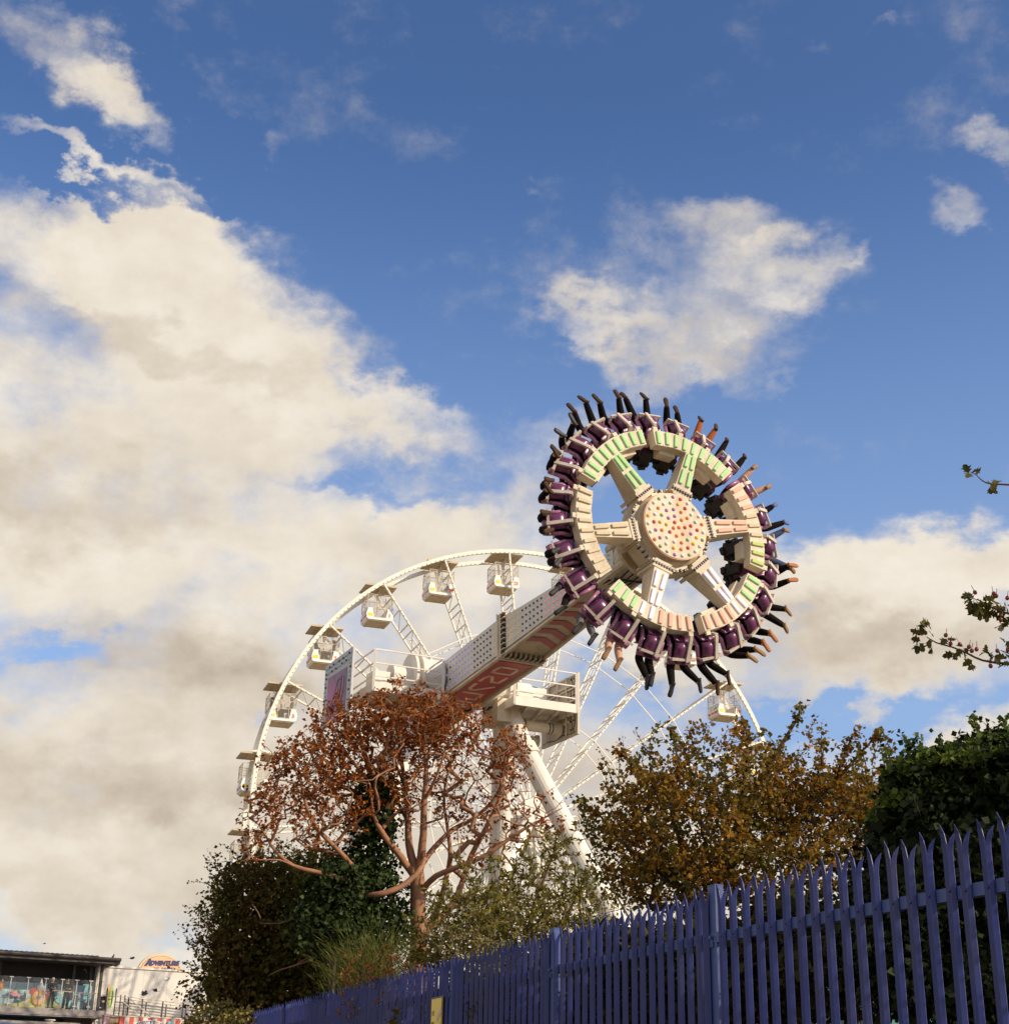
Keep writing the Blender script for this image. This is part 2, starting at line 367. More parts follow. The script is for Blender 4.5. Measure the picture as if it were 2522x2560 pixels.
for r in (WR_ * .69, WR_ * .38):
    for off in (.06, 1.94):
        m = MB()
        for i in range(24): m.bar(wp(PH0 + 15 * i, r, off), wp(PH0 + 15 * (i + 1), r, off), .05, .05, WN)
        m.build('ring_brace', WHEELW, wheel)
m = MB(); m.tube([WC - WN * .9, WC + WN * 2.9], 0.5, 20); m.tube([WC - WN * .0, WC + WN * .12], 1.05, 24); m.tube([WC + WN * 1.88, WC + WN * 2.0], 1.05, 24); m.tube([WC - WN * 1.05, WC - WN * .9], .75, 20)
m.build('hub', WHEELW, wheel, smooth=False)
for side, off in ((-1, -.7), (1, 2.7)):
    for sx in (-1, 1):
        m = MB(); a = WC + WN * off + WU * sx * .3; b = V((WC.x, WC.y, 0)) + WN * (off + side * 1.6) + WU * sx * 8.5
        m.tube([a, b], [.32, .38], 14); m.build('support_leg', WHEELW, wheel, smooth=True)

# cabins: one prototype hanging at the origin of its own axes (x along the wheel, y away, z up)
YEL = mat('yellow_sign_plastic', (.85, .68, .02), .4, var=.05)
ORANGE = mat('orange_numeral_paint', (.80, .18, .03), .45, var=.05)
REDST = mat('red_stripe_paint', (.62, .08, .05), .45)
GRNST = mat('green_stripe_paint', (.30, .42, .16), .45)
MESHM = glass_mat('fine_wire_mesh', (.62, .55, .42), .22)
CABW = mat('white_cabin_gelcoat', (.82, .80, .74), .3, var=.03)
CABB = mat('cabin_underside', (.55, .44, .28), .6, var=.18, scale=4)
def cabin_parts(root, num):
    def BL(mb, name, m, par=root, **k): return mb.build(name, m, par, world=False, **k)
    prof = [(-.72, -1.97), (-.62, -2.05), (.62, -2.05), (.72, -1.97), (.75, -1.72), (.66, -1.40), (.42, -1.40), (.33, -1.93), (-.33, -1.93), (-.42, -1.40), (-.66, -1.40), (-.75, -1.72)]
    m = MB(); m.prism(prof, (0, .28, 0), (1, 0, 0), (0, 0, 1), (0, 1.44, 0))
    tub = BL(m, 'tub', CABW, bevel=.02)
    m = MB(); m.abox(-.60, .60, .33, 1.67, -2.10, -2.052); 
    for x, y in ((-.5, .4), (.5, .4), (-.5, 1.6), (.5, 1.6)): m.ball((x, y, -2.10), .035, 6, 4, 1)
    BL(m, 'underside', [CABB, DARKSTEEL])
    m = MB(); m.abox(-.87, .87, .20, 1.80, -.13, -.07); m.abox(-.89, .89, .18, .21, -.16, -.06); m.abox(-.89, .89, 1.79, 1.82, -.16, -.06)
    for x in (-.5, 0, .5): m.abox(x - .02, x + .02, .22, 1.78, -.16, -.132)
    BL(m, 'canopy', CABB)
    m = MB(); m.tube([(0, 0.02, 0), (0, 1.98, 0)], .05, 8); m.abox(-.05, .05, .96, 1.04, -.9, 0); m.abox(-.04, .04, .97, 1.03, -1.9, -.9); m.bar((0, .5, -.02), (0, .8, -.64), .05); m.bar((0, 1.5, -.02), (0, 1.2, -.64), .05)
    BL(m, 'hanger', CREAM)
    m = MB(); c = [(-.70, .32), (.70, .32), (.70, 1.68), (-.70, 1.68)]
    for i in range(4):
        a, b = c[i], c[(i + 1) % 4]
        m.bar((a[0], a[1], -1.42), (a[0], a[1], -.62), .035)
        m.bar((a[0], a[1], -.62), (b[0], b[1], -.62), .03); m.bar((a[0], a[1], -1.40), (b[0], b[1], -1.40), .03); m.bar((a[0], a[1], -1.0), (b[0], b[1], -1.0), .018)
    for y in (.32, 1.68):
        for x in (-.3, .3): m.bar((x, y, -1.93), (x, y, -.62), .03)
        m.bar((0, y, -1.4), (0, y, -.62), .018)
        m.bar((-.3, y, -1.9), (.3, y, -1.9), .03)
    for x in (-.7, .7):
        for y in (.66, 1.0, 1.34): m.bar((x, y, -1.4), (x, y, -.62), .018)
    cage = BL(m, 'cage', CREAM)
    m = MB()
    for y in (.325, 1.675): m.add([(-.69, y, -1.4), (.69, y, -1.4), (.69, y, -.62), (-.69, y, -.62)], [(0, 1, 2, 3)])
    for x in (-.695, .695): m.add([(x, .33, -1.4), (x, 1.67, -1.4), (x, 1.67, -.62), (x, .33, -.62)], [(0, 1, 2, 3)])
    for y in (.327,): m.add([(-.29, y, -1.92), (.29, y, -1.92), (.29, y, -1.41), (-.29, y, -1.41)], [(0, 1, 2, 3)])
    BL(m, 'wire_mesh', MESHM, cage)
    m = MB(); m.abox(-.67, -.40, .268, .279, -1.86, -1.70); BL(m, 'yellow_plate', YEL, tub)
    for z0, mm, y0, y1 in ((-1.66, GRNST, .5, .9), (-1.66, YEL, 1.0, 1.4), (-1.9, REDST, .4, .8), (-1.9, ORANGE, .85, 1.2), (-1.9, REDST, 1.3, 1.6)):
        m = MB()
        for sx in (-1, 1):
            # on the sloping flank of the tub
            def px(z): return sx * ((.75 + (.72 - .75) * (-1.72 - z) / .25) if z < -1.72 else (.75 + (.66 - .75) * (z + 1.72) / .32)) + sx * .006
            zt = z0 + .13
            m.add([(px(z0), y0, z0), (px(z0), y1, z0), (px(zt), y1, zt), (px(zt), y0, zt)], [(0, 1, 2, 3) if sx > 0 else (3, 2, 1, 0)])
        BL(m, 'flank_stripe', mm, tub)
    m = MB()
    for sx in (-1, 1):
        m.abox(sx * .36 - .02, sx * .36 + .02, .4, 1.6, -1.93, -1.45); m.abox(min(sx * .36, sx * .6), max(sx * .36, sx * .6), .4, 1.6, -1.5, -1.46)
    BL(m, 'bench', CABB)
    if num:
        m = MB(); text_mb(m, num, (.53, .272, -1.77), (1, 0, 0), (0, 0, 1), .27, .012, bold=.012, align='CENTER')
        BL(m, 'numeral', ORANGE, tub)
cab_lab = {7: 'white wheel cabin lowest on the left, half hidden by the dark bushes', 6: 'white wheel cabin at the left edge just above the dark bushes',
           5: 'white wheel cabin beside the left tips of the brown tree', 4: 'white wheel cabin numbered 4 on the left side of the wheel', 3: 'white wheel cabin numbered 3 with riders, left of the purple leg panel',
           2: 'white wheel cabin with riders half hidden behind the top of the purple leg panel', 1: 'white wheel cabin numbered 1 above the railed left platform', 24: 'white wheel cabin numbered 24 left of the wheel top',
           23: 'white wheel cabin numbered 23 at the wheel top above the grey ride arm', 22: 'white wheel cabin mostly hidden behind the purple seats on the left of the spinning ring', 21: 'white wheel cabin hidden behind the spinning ring of seats',
           20: 'white wheel cabin numbered 20 behind the dangling legs of riders', 19: 'white wheel cabin numbered 19 above the golden hawthorn', 18: 'white wheel cabin behind the top of the golden hawthorn'}
cabins = {}
for j in range(-7, 7):
    num = (24 - j) if j >= 0 else -j
    if num not in cab_lab: continue
    o = wp(PH0 + 15 * j, WR_ - .05, 0)
    Mx = frame_m(o, WU, WN, Z)
    t = thing('wheel_cabin', cab_lab[num], 'cabin', Mx, 'cabins hanging on the wheel')
    cabin_parts(t, str(num) if num not in (2, 5, 6, 7) else str(num))
    cabins[num] = Mx
# ------------------------------------------------------------------ pendulum ride
P = at(1150, 1710, 44); C = V((3.8955, 31.4266, 13.877))
A_ = (C - P); AL = A_.length; A_.normalize()
WRr = -(A_.cross(Z)).normalized(); TN = A_.cross(WRr)
AH = V((A_.x, A_.y, 0)).normalized()
ride = thing('pendulum_ride', 'tall white pendulum thrill ride with lit swinging arm and spinning ring of purple seats', 'fairground ride', (P.x, P.y, 0))
def ap(s, v, h): return P + A_ * s + WRr * v + TN * h
def bl(q, r, z): return P + WRr * q + AH * r + Z * z
SIGNRED = mat('red_sign_vinyl', (.46, .022, .03), .45, var=.35, scale=1.2)
STRIPE = mat('maroon_chevron_paint', (.40, .07, .08), .5, var=.12)
LETTER = mat('sign_lettering', (.78, .60, .44), .5, var=.1)
def bulbm(n, c, e=.0): return mat(n, c, .6, var=.08, spec=.2, emit=(c + (e,)) if e else None)
BG, BB, BY, BP, BK, BC = (bulbm('green_lamp', (.20, .45, .05), .35), bulbm('blue_lamp', (.40, .36, .72), .25), bulbm('yellow_lamp', (.72, .48, .10), .25), bulbm('pink_lamp', (.80, .33, .37), .3), bulbm('unlit_lamp', (.17, .145, .12)), bulbm('cyan_lamp', (.30, .50, .55), .12))
LENL, LEND = 4.05, 10.25
def box_section(s0, s1, a0, a1):      # a = (vmin, vmax, hmin, hmax)
    m = MB(); p = []
    for s, a in ((s0, a0), (s1, a1)): p += [ap(s, a[0], a[2]), ap(s, a[1], a[2]), ap(s, a[1], a[3]), ap(s, a[0], a[3])]
    m.add(p, [(0, 1, 2, 3), (7, 6, 5, 4), (0, 4, 5, 1), (1, 5, 6, 2), (2, 6, 7, 3), (3, 7, 4, 0)])
    return m
ca0 = (-.60, .60, -.56, .56)
m = box_section(-3.6, LENL, ca0, ca0); m.box(ap(-2.9, 0, 0), WRr * .8, A_ * .9, TN * .75)
lower = m.build('lower_arm', TAN, ride)
ua0, ua1 = (-.57, .57, -.52, .54), (-.42, .42, -.34, .20)
m = box_section(LENL + .16, LEND, ua0, ua1); upper = m.build('upper_arm', TAN, ride)
m = MB(); hr = random.Random(7)
for k in range(5):
    v0 = -.3 + .14 * k; m.tube([ap(LEND - 1.2, v0, -.33), ap(LEND - .5, v0 + .05, -.38), ap(LEND + .1, v0 * 1.3, -.62), ap(LEND + .5, v0 * 1.2, -.55 - .03 * k), ap(LEND + .8, v0, -.40)], .022, 6)
for sd in (-1, 1):
    for k in range(3): m.tube([ap(-.7, sd * (.30 + .1 * k), -.58)] + [bl(sd * (.95 + .06 * k), .2 * k - .1, -.62 - .05 * math.sin(3 * t)) for t in (0, .5, 1)] + [bl(sd * (1.5 + .05 * k), .3, -.78)], .02, 6)
m.build('cable_loop', DARK, ride, smooth=True)
m = MB()                              # bolted flange between the two arm sections
m.box(ap(LENL + .05, 0, 0), WRr * .70, A_ * .05, TN * .66); m.box(ap(LENL + .17, 0, 0), WRr * .68, A_ * .04, TN * .64)
for i in range(9):
    x = -.6 + 1.2 * i / 8
    for h in (-.62, .62): m.box(ap(LENL + .30, x, h * .93), WRr * .012, A_ * .14, TN * .07)
    for vv in (-.66, .66): m.box(ap(LENL + .30, vv * .95, x), WRr * .05, A_ * .14, TN * .012)
for i in range(8):
    x = -.525 + 1.05 * i / 7
    m.tube([ap(LENL + .2, x, -.62), ap(LENL + .34, x, -.62)], .045, 6, 1)
    m.tube([ap(LENL + .2, -.63, x), ap(LENL + .34, -.63, x)], .045, 6, 1)
m.build('arm_flange', [CREAM, DARKSTEEL], ride)
m = MB()
for vv in (-.62, .62): m.bar(ap(-3.5, vv, -.60), ap(LENL, vv, -.60), .10, .07, TN)
for vv, v2 in ((-.58, -.43), (.58, .43)): m.bar(ap(LENL + .3, vv, -.56), ap(LEND, v2, -.37), .09, .07, TN)
m.build('edge_rail', CREAM, ride)
def side_panel(s0, s1, splits, cols, nrow, hf, vf, sd):
    for (a, b) in splits:
        m = MB()
        p = []
        for s in (a, b):
            lo, hi = hf(s); p += [ap(s + (.015 if s == a else -.015), sd * (vf(s) + .05), lo), ap(s + (.015 if s == a else -.015), sd * (vf(s) + .05), hi), ap(s + (.015 if s == a else -.015), sd * (vf(s) + .004), hi), ap(s + (.015 if s == a else -.015), sd * (vf(s) + .004), lo)]
        m.add(p, [(0, 1, 5, 4), (1, 2, 6, 5), (2, 3, 7, 6), (3, 0, 4, 7), (0, 3, 2, 1), (4, 5, 6, 7)])
        pan = m.build('light_panel', GREYPANEL, lower if s1 <= LENL else upper)
        for s in [s for s in np.arange(s0 + .14, s1 - .05, .215) if a < s < b]:
            for rr in range(nrow):
                lo, hi = hf(s); h = lo + (hi - lo) * (rr + .7) / (nrow + .4)
                if sd < 0: LAMPS.append((s, ap(s, sd * (vf(s) + .055), h), cols(s - s0, rr), pan))
LAMPS = []
lowc = lambda u, r: BG if u < .5 else (BK if (u < 1.2 or (u > 3.0 and u < 4.3) or (r % 2 and 1.2 < u < 1.5)) else (BB if u < 3.2 else BY))
for sd in (-1, 1):
    side_panel(-.65, LENL - .08, [(-.65, .55), (.55, LENL - .08)], lowc, 5, lambda s: (-.50, .50), lambda s: .60, sd)
    def hf(s): t = (s - LENL) / (LEND - LENL); return (-.46 + .15 * t, .50 - .32 * t)
    def vf(s): t = (s - LENL) / (LEND - LENL); return .57 - .15 * t
    uc = lambda u, r: BY if u < .8 else (BK if u < 2.2 else (BP if u < 3.9 else (BK if u < 4.8 else BC)))
    side_panel(LENL + .42, LEND - .05, [(LENL + .42, LENL + 3.9), (LENL + 3.9, LEND - .05)], uc, 4, hf, vf, sd)
LAMPS.sort(key=lambda q: -q[0]); lamp_src = {}; rest = MB(); used = []; R0_ = V((P.x, P.y, 0))
for i, (s_, q, c, pan) in enumerate(LAMPS):
    if i < 98:
        if c.name not in lamp_src:
            b = MB(); b.ball((0, 0, 0), (.034, .034, .034), 8, 5, 0, (A_, TN, WRr)); o = b.build('arm_lamp', c, pan, world=False, smooth=True); lamp_src[c.name] = o
        else: o = lamp_src[c.name].copy(); COL.objects.link(o); o.parent = pan
        o.location = q - R0_
    else:
        if c not in used: used.append(c)
        rest.ball(q, (.034, .034, .034), 8, 5, used.index(c), (A_, TN, WRr))
tag(rest.build('arm_lamp', used, lower, smooth=True), kind='stuff')
# underside sign with the ride's lettering
m = MB(); hb = -.585
m.prism([(-3.2, -.5), (LENL - .25, -.5), (LENL - .25, .5), (-3.2, .5)], P + TN * hb, A_, WRr, TN * .02)
sign = m.build('underside_sign', SIGNRED, lower)
GL = [  # strokes of each letter: x across the arm 0..1, y along it 0..1
    [[(.0, .42), (.06, .92), (1.0, .92), (.98, .1), (.06, .1), (.0, .42)]],
    [[(.0, .12), (.02, .60), (.14, .90), (.30, .86), (.60, .16), (.95, .16), (1.0, .92)]],
    [[(.0, .95), (.0, .35), (.12, .08), (.34, .10), (1.0, .80)]],
    [[(.0, .92), (1.0, .92), (.96, .06), (.60, .06)]],
    [[(.95, .88), (.12, .90), (.04, .55), (.90, .45), (.97, .12), (.05, .08)]],
    [[(.0, .1), (.8, .1), (.95, .5), (.8, .9), (.0, .9)]],
    [[(.0, .1), (1.0, .1)], [(.0, .85), (.5, .9), (.5, .1)]]]
s_top = LENL - .62; m = MB()
for i, gl in enumerate(GL):
    s1 = s_top - i * .80; s0 = s1 - .62
    for st in gl:
        for (a, b) in zip(st[:-1], st[1:]):
            f = lambda q: P + A_ * (s0 + (s1 - s0) * q[1]) + WRr * (-.30 + .60 * q[0]) + TN * (hb - .004)
            fa, fb = f(a), f(b); d = (fb - fa).normalized() * .045
            m.bar(fa - d, fb + d, .10, .012, TN)
m.build('sign_letter', LETTER, sign)
# chevrons below the upper arm
for i in range(5):
    m = MB(); s = LENL + .95 + i * .62
    def q(s_, v): t = (s_ - LENL) / (LEND - LENL); return ap(s_, v * (.50 - .15 * t), -.52 + .18 * t - .012)
    pts = [q(s, -1), q(s + .42, -.2), q(s + .42, 1), q(s + .72, 1), q(s + .74, -.2), q(s + .30, -1)]
    pts = [q(s + .30, -1), q(s + .42, -.1), q(s + .06, 1), q(s + .36, 1), q(s + .72, -.1), q(s + .60, -1)]
    m.add(pts + [p - TN * .012 for p in pts], [(0, 1, 4, 5), (1, 2, 3, 4), (11, 10, 7, 6), (10, 9, 8, 7), (0, 6, 7, 1), (1, 7, 8, 2), (2, 8, 9, 3), (3, 9, 10, 4), (4, 10, 11, 5), (5, 11, 6, 0)])
    m.build('chevron', STRIPE, upper)
# slewing gearbox
m = MB()
m.tube([ap(LEND - .05, 0, -.08), ap(LEND + .12, 0, -.06), ap(LEND + .55, 0, -.02), ap(LEND + .75, 0, 0)], [.48, .52, .62, .78], 20)
m.tube([ap(LEND + .74, 0, 0), ap(LEND + .86, 0, 0)], .86, 24)
for k in range(4):
    t = R(45 + 90 * k); m.tube([ap(LEND - .4, .5 * math.cos(t), .45 * math.sin(t)), ap(LEND + .7, .55 * math.cos(t), .5 * math.sin(t))], .14, 10)
m.build('gearbox', TAN, ride, smooth=False)

# spinning gondola ring; its axis is the arm's
NX = A_.copy(); E1 = Z.cross(NX).normalized(); E2 = NX.cross(E1)
PHG = -2.3074576
# gondola phase found from the photograph; spokes run clockwise as seen from the front
def gp(ang, r, n): return C + E1 * (r * math.cos(ang)) - E2 * (r * math.sin(ang)) + NX * n
HUBM = CREAM
m = MB(); m.tube([C - NX * .95, C - NX * .75, C - NX * .14, C - NX * .02], [.60, .90, .92, .84], 24)
for k in range(6):
    a = PHG + (k + .5) * math.pi / 3; X = gp(a, 1, 0) - C; Y = gp(a + math.pi / 2, 1, 0) - C
    m.box(gp(a, .93, -.36), X * .10, Y * .24, NX * .22)
    for q in range(7): m.box(gp(a, 1.0, -.13 - .02 * (q % 3)) + Y * (-.2 + .066 * q), X * .03, Y * .022, NX * (.03 + .02 * (q % 2)), q % 2)
m.build('hub', [TAN, DARKSTEEL], ride)
m = MB(); m.tube([C - NX * .02, C + NX * .14], .82, 40); m.tube([C + NX * .05, C + NX * .125], .84, 40, 1)
disc = m.build('lamp_disc', [CREAM, mat('orange_disc_edge', (.62, .32, .16), .5)], ride)
pal = [bulbm('white_lens', (.80, .74, .68)), bulbm('orange_lens', (.75, .26, .07), .15), bulbm('red_lens', (.62, .12, .08), .15), bulbm('violet_lens', (.55, .30, .50)), bulbm('green_lens', (.42, .55, .28)), bulbm('amber_lens', (.78, .45, .05), .15), bulbm('mint_lens', (.55, .68, .58))]
rng = random.Random(4); lens_me = {}
cnt = 0
for rr, kk in ((.09, 3), (.25, 8), (.42, 13), (.58, 18), (.74, 23)):
    for i in range(kk):
        a = 2 * math.pi * i / kk + rr * 3; p = gp(a, rr, .145)
        w = [(.2, 3, 3, .6, .3, 1.5, .2), (.3, 3, 3, .8, .3, 1, .2), (1.5, 2, 2, 1, .4, .7, .3), (3, .8, .8, 1, .8, .5, .8), (3.4, .4, .3, .8, 1.6, .5, 1.6)][int(rr / .16)]
        mi = rng.choices(range(7), w)[0]
        if mi not in lens_me:
            b = MB(); b.ball((0, 0, 0), (.042, .042, .042), 10, 6, 0, (E1, E2, NX)); b.tube([-NX * .04, NX * .004], .048, 10)
            o = b.build('disc_lens', pal[mi], disc, world=False, smooth=True); lens_me[mi] = o
        else:
            o = lens_me[mi].copy(); COL.objects.link(o); o.parent = disc
        o.location = p - V((ride['_m'][3], ride['_m'][7], ride['_m'][11])); cnt += 1
TUBE_G = bulbm('green_light_tube', (.36, .58, .24), .1); TUBE_R = bulbm('coral_light_tube', (.68, .36, .25), .1); TUBE_W = bulbm('white_light_tube', (.78, .70, .76), .15); TUBE_Y = bulbm('cream_light_tube', (.56, .46, .30)); TUBE_L = bulbm('lime_light_tube', (.44, .50, .15), .05)
spoke_cols = [TUBE_G, TUBE_G, TUBE_R, TUBE_W, TUBE_W, TUBE_Y]
SPL = [(.62, .43)]
for k in range(6):
    a = PHG + k * math.pi / 3; X = gp(a, 1, 0) - C; Y = gp(a + math.pi / 2, 1, 0) - C
    m = MB(); p = []
    for r, w, n0, n1 in ((.92, .215, -.60, .0), (2.22, .15, -.27, .02)):
        p += [gp(a, r, n0) - Y * w, gp(a, r, n0) + Y * w, gp(a, r, n1) + Y * w * 1.0, gp(a, r, n1) - Y * w * 1.0]
    m.add(p, [(3, 2, 1, 0), (4, 5, 6, 7), (0, 1, 5, 4), (1, 2, 6, 5), (2, 3, 7, 6), (3, 0, 4, 7)])
    m.box(gp(a, 1.00, -.38), X * .035, Y * .29, NX * .38); m.box(gp(a, 1.12, -.34), X * .04, Y * .26, NX * .36)
    for q in range(8): m.box(gp(a, 1.055, .02) + Y * (-.25 + .0714 * q), X * .03, Y * .018, NX * .03, 1)
    sp_ = m.build('spoke', [CREAM, DARKSTEEL], ride)
    for rr0, rr1 in ((1.24, 1.66), (1.74, 2.12)):
        for sd in (-1, 1):
            b = MB(); f = lambda r: gp(a, r, .03 if r > 1.6 else .026) + Y * sd * (.105 - .035 * (r - 1.2) / .9)
            pa, pb = f(rr0) + NX * .004, f(rr1) + NX * .004
            b.bar(pa, pb, .095, .055, NX); b.build('light_tube', spoke_cols[k], sp_, bevel=.012)
    # crossbar carrying four seats: bent plate in three facets
    m = MB()
    HALF = R(26.5); angs = [-HALF, -HALF * .52, -HALF * .16, HALF * .16, HALF * .52, HALF]
    ri, ro = 2.14, 2.54
    inner = [gp(a + t, ri / (math.cos(t * .0) if 1 else 1), .02) for t in angs]; outer = [gp(a + t, ro, .02) for t in angs]
    inb = [q - NX * .27 for q in inner]; oub = [q - NX * .27 for q in outer]
    kN = len(angs); vs = inner + outer + inb + oub; fs = []
    for i in range(kN - 1):
        fs += [(i, i + 1, kN + i + 1, kN + i), (2 * kN + i + 1, 2 * kN + i, 3 * kN + i, 3 * kN + i + 1), (i + 1, i, 2 * kN + i, 2 * kN + i + 1), (kN + i, kN + i + 1, 3 * kN + i + 1, 3 * kN + i)]
    fs += [(0, kN, 3 * kN, 2 * kN), (kN - 1, 3 * kN - 1, 4 * kN - 1, 2 * kN - 1)]
    m.add(vs, fs)
    for t in (-HALF * .93, -HALF * .33, HALF * .33, HALF * .93):
        Xt = gp(a + t, 1, 0) - C; Yt = gp(a + t + math.pi / 2, 1, 0) - C
        m.box(gp(a + t, 2.58, -.02), Xt * .05, Yt * .06, NX * .03)
    for t in (-HALF * .55, HALF * .55):
        Xt = gp(a + t, 1, 0) - C; Yt = gp(a + t + math.pi / 2, 1, 0) - C
        m.box(gp(a + t, 2.12, -.34), Xt * .10, Yt * .22, NX * .14)
    for t in np.linspace(-HALF * .96, HALF * .96, 13):
        for r_ in (2.145, 2.535): m.box(gp(a + t, r_, .022), (gp(a + t, 1, 0) - C) * .008, (gp(a + t + math.pi / 2, 1, 0) - C) * .008, NX * .006, 1)
    cb = m.build('crossbar', [CREAM, DARKSTEEL], ride, bevel=.012)
    seq = {0: [TUBE_G] * 9, 1: [TUBE_G] * 9, 2: [TUBE_R] * 3 + [TUBE_Y] * 3 + [TUBE_L] * 3, 3: [TUBE_G] * 3 + [TUBE_W] * 2 + [TUBE_R] * 4, 4: [TUBE_R] * 4 + [TUBE_W] * 2 + [TUBE_G] * 3, 5: [TUBE_Y] * 9}[k]
    for i in range(9):
        t = -HALF * .90 + HALF * 1.8 * i / 8
        b = MB(); b.bar(gp(a + t, 2.17, .036), gp(a + t, 2.50, .036), .095, .055, NX); b.build('light_tube', seq[i], cb, bevel=.012)

# seats: prototype axes x = tangent, y = facing outwards, z = up the back
PURPLE = mat('purple_seat_plastic', (.135, .03, .085), .28, var=.12, spec=.6)
PINKP = mat('sunlit_seat_edge', (.38, .15, .24), .3, var=.08)  # seat purple made lighter: sunlight on the lip is put into the colour
FRAMEM = mat('pale_seat_frame', (.60, .50, .40), .5, var=.12, dirt=(.2, .15, .1))
RECL = R(33)
def seat_frame(i):
    a = PHG + (i // 4) * math.pi / 3 + R(-22.5 + 15 * (i % 4))
    X = gp(a, 1, 0) - C; T = gp(a + math.pi / 2, 1, 0) - C
    f = X * math.cos(RECL) - NX * math.sin(RECL); t = -X * math.sin(RECL) - NX * math.cos(RECL)
    s = f.cross(t)
    return a, frame_m(gp(a, 2.72, -.22), s, f, t)
def make_seat(M):
    root_m = M
    def W(mb, name, m, par, **k):
        mb.v = [tuple(root_m @ V(p)) for p in mb.v]
        return mb.build(name, m, par, **k)
    m = MB()    # bucket: pan rounded underneath and back
    n = 9
    for (pts, w, th) in (([(0.0, -.02), (.14, -.05), (.30, -.04), (.44, .03)], .195, .12), ([(-.02, 0.0), (-.08, .2), (-.12, .45), (-.16, .72)], .20, .09)):
        rings = []
        for j, (y, z) in enumerate(pts):
            q0 = pts[max(j - 1, 0)]; q1 = pts[min(j + 1, len(pts) - 1)]
            d = V((0, q1[0] - q0[0], q1[1] - q0[1])).normalized(); nn = V((0, d.z, -d.y))   # pointing out of the shell
            ring = []
            for t in range(n):
                u = -1 + 2 * t / (n - 1); ring.append(V((w * u, y, z)) + nn * (th * (1 - u ** 4) - .02))
            for t in range(n)[::-1]:
                u = -1 + 2 * t / (n - 1); ring.append(V((w * u, y, z)) + nn * (.35 * th * (1 - u * u) - .05))
            rings.append(ring)
        v = [p for r in rings for p in r]; kk = 2 * n; f = []
        for j in range(len(rings) - 1):
            for t in range(kk): f.append((j * kk + t, j * kk + (t + 1) % kk, (j + 1) * kk + (t + 1) % kk, (j + 1) * kk + t))
        f.append(tuple(range(kk))[::-1]); f.append(tuple((len(rings) - 1) * kk + t for t in range(kk)))
        m.add(v, f)
    st = W(m, 'seat', PURPLE, ride, smooth=True)
    m = MB(); m.tube([(-.27, .46, .05), (.27, .46, .05)], .065, 10); m.abox(-.27, .27, .40, .47, -.03, .08)
    for sx in (-1, 1): m.tube([(sx * .25, .44, .06), (sx * .26, .1, .10), (sx * .25, -.08, .3)], .05, 8)
    W(m, 'seat_rim', PINKP, st, smooth=True)
    m = MB(); m.abox(-.30, .30, .33, .385, -.16, -.10); m.abox(.05, .13, -.14, .40, -.185, -.13); m.abox(.05, .13, -.20, -.13, -.17, .45); m.bar((.09, -.16, .30), (.09, -.36, .05), .10, .07)
    for x in (-.29, .29): m.tube([(x, .36, -.13), (x, .36, .06)], .025, 6)
    W(m, 'seat_bracket', FRAMEM, st)
    m = MB()
    for sx in (-1, 1): m.tube([(sx * .10, -.2, .78), (sx * .13, -.06, .86), (sx * .15, .12, .74), (sx * .15, .22, .50), (sx * .13, .24, .30), (sx * .05, .24, .2)], [.05, .06, .07, .07, .06, .05], 7)
    
    for (x, y, z, a, b, c) in ((0, -.17, .76, .15, .06, .22), (.13, -.08, .93, .07, .09, .05), (-.13, -.06, .95, .08, .09, .05), (.2, -.02, .70, .05, .10, .09), (-.2, 0, .66, .05, .10, .09), (0, -.2, 1.0, .09, .05, .05), (.06, .05, .93, .06, .07, .04), (-.1, .1, .84, .05, .06, .05), (.22, -.14, .86, .05, .06, .03), (-.23, -.14, .80, .06, .05, .03)):
        rx = V((1, .3 * math.sin(x * 40 + z * 9), .25 * math.cos(z * 31))).normalized(); ry = rx.cross(V((0, .2, 1))).normalized() * -1; m.box((x, y, z), rx * a, ry * b, rx.cross(ry) * c)
    m.tube([(-.22, -.16, .6), (-.22, -.1, .85)], .05, 6); m.tube([(.22, -.16, .6), (.22, -.1, .85)], .05, 6)
    W(m, 'shoulder_restraint', DARK, st, smooth=False)
    return st
seat_ms = []
for i in range(24):
    a, M = seat_frame(i); make_seat(M); seat_ms.append((a, M))

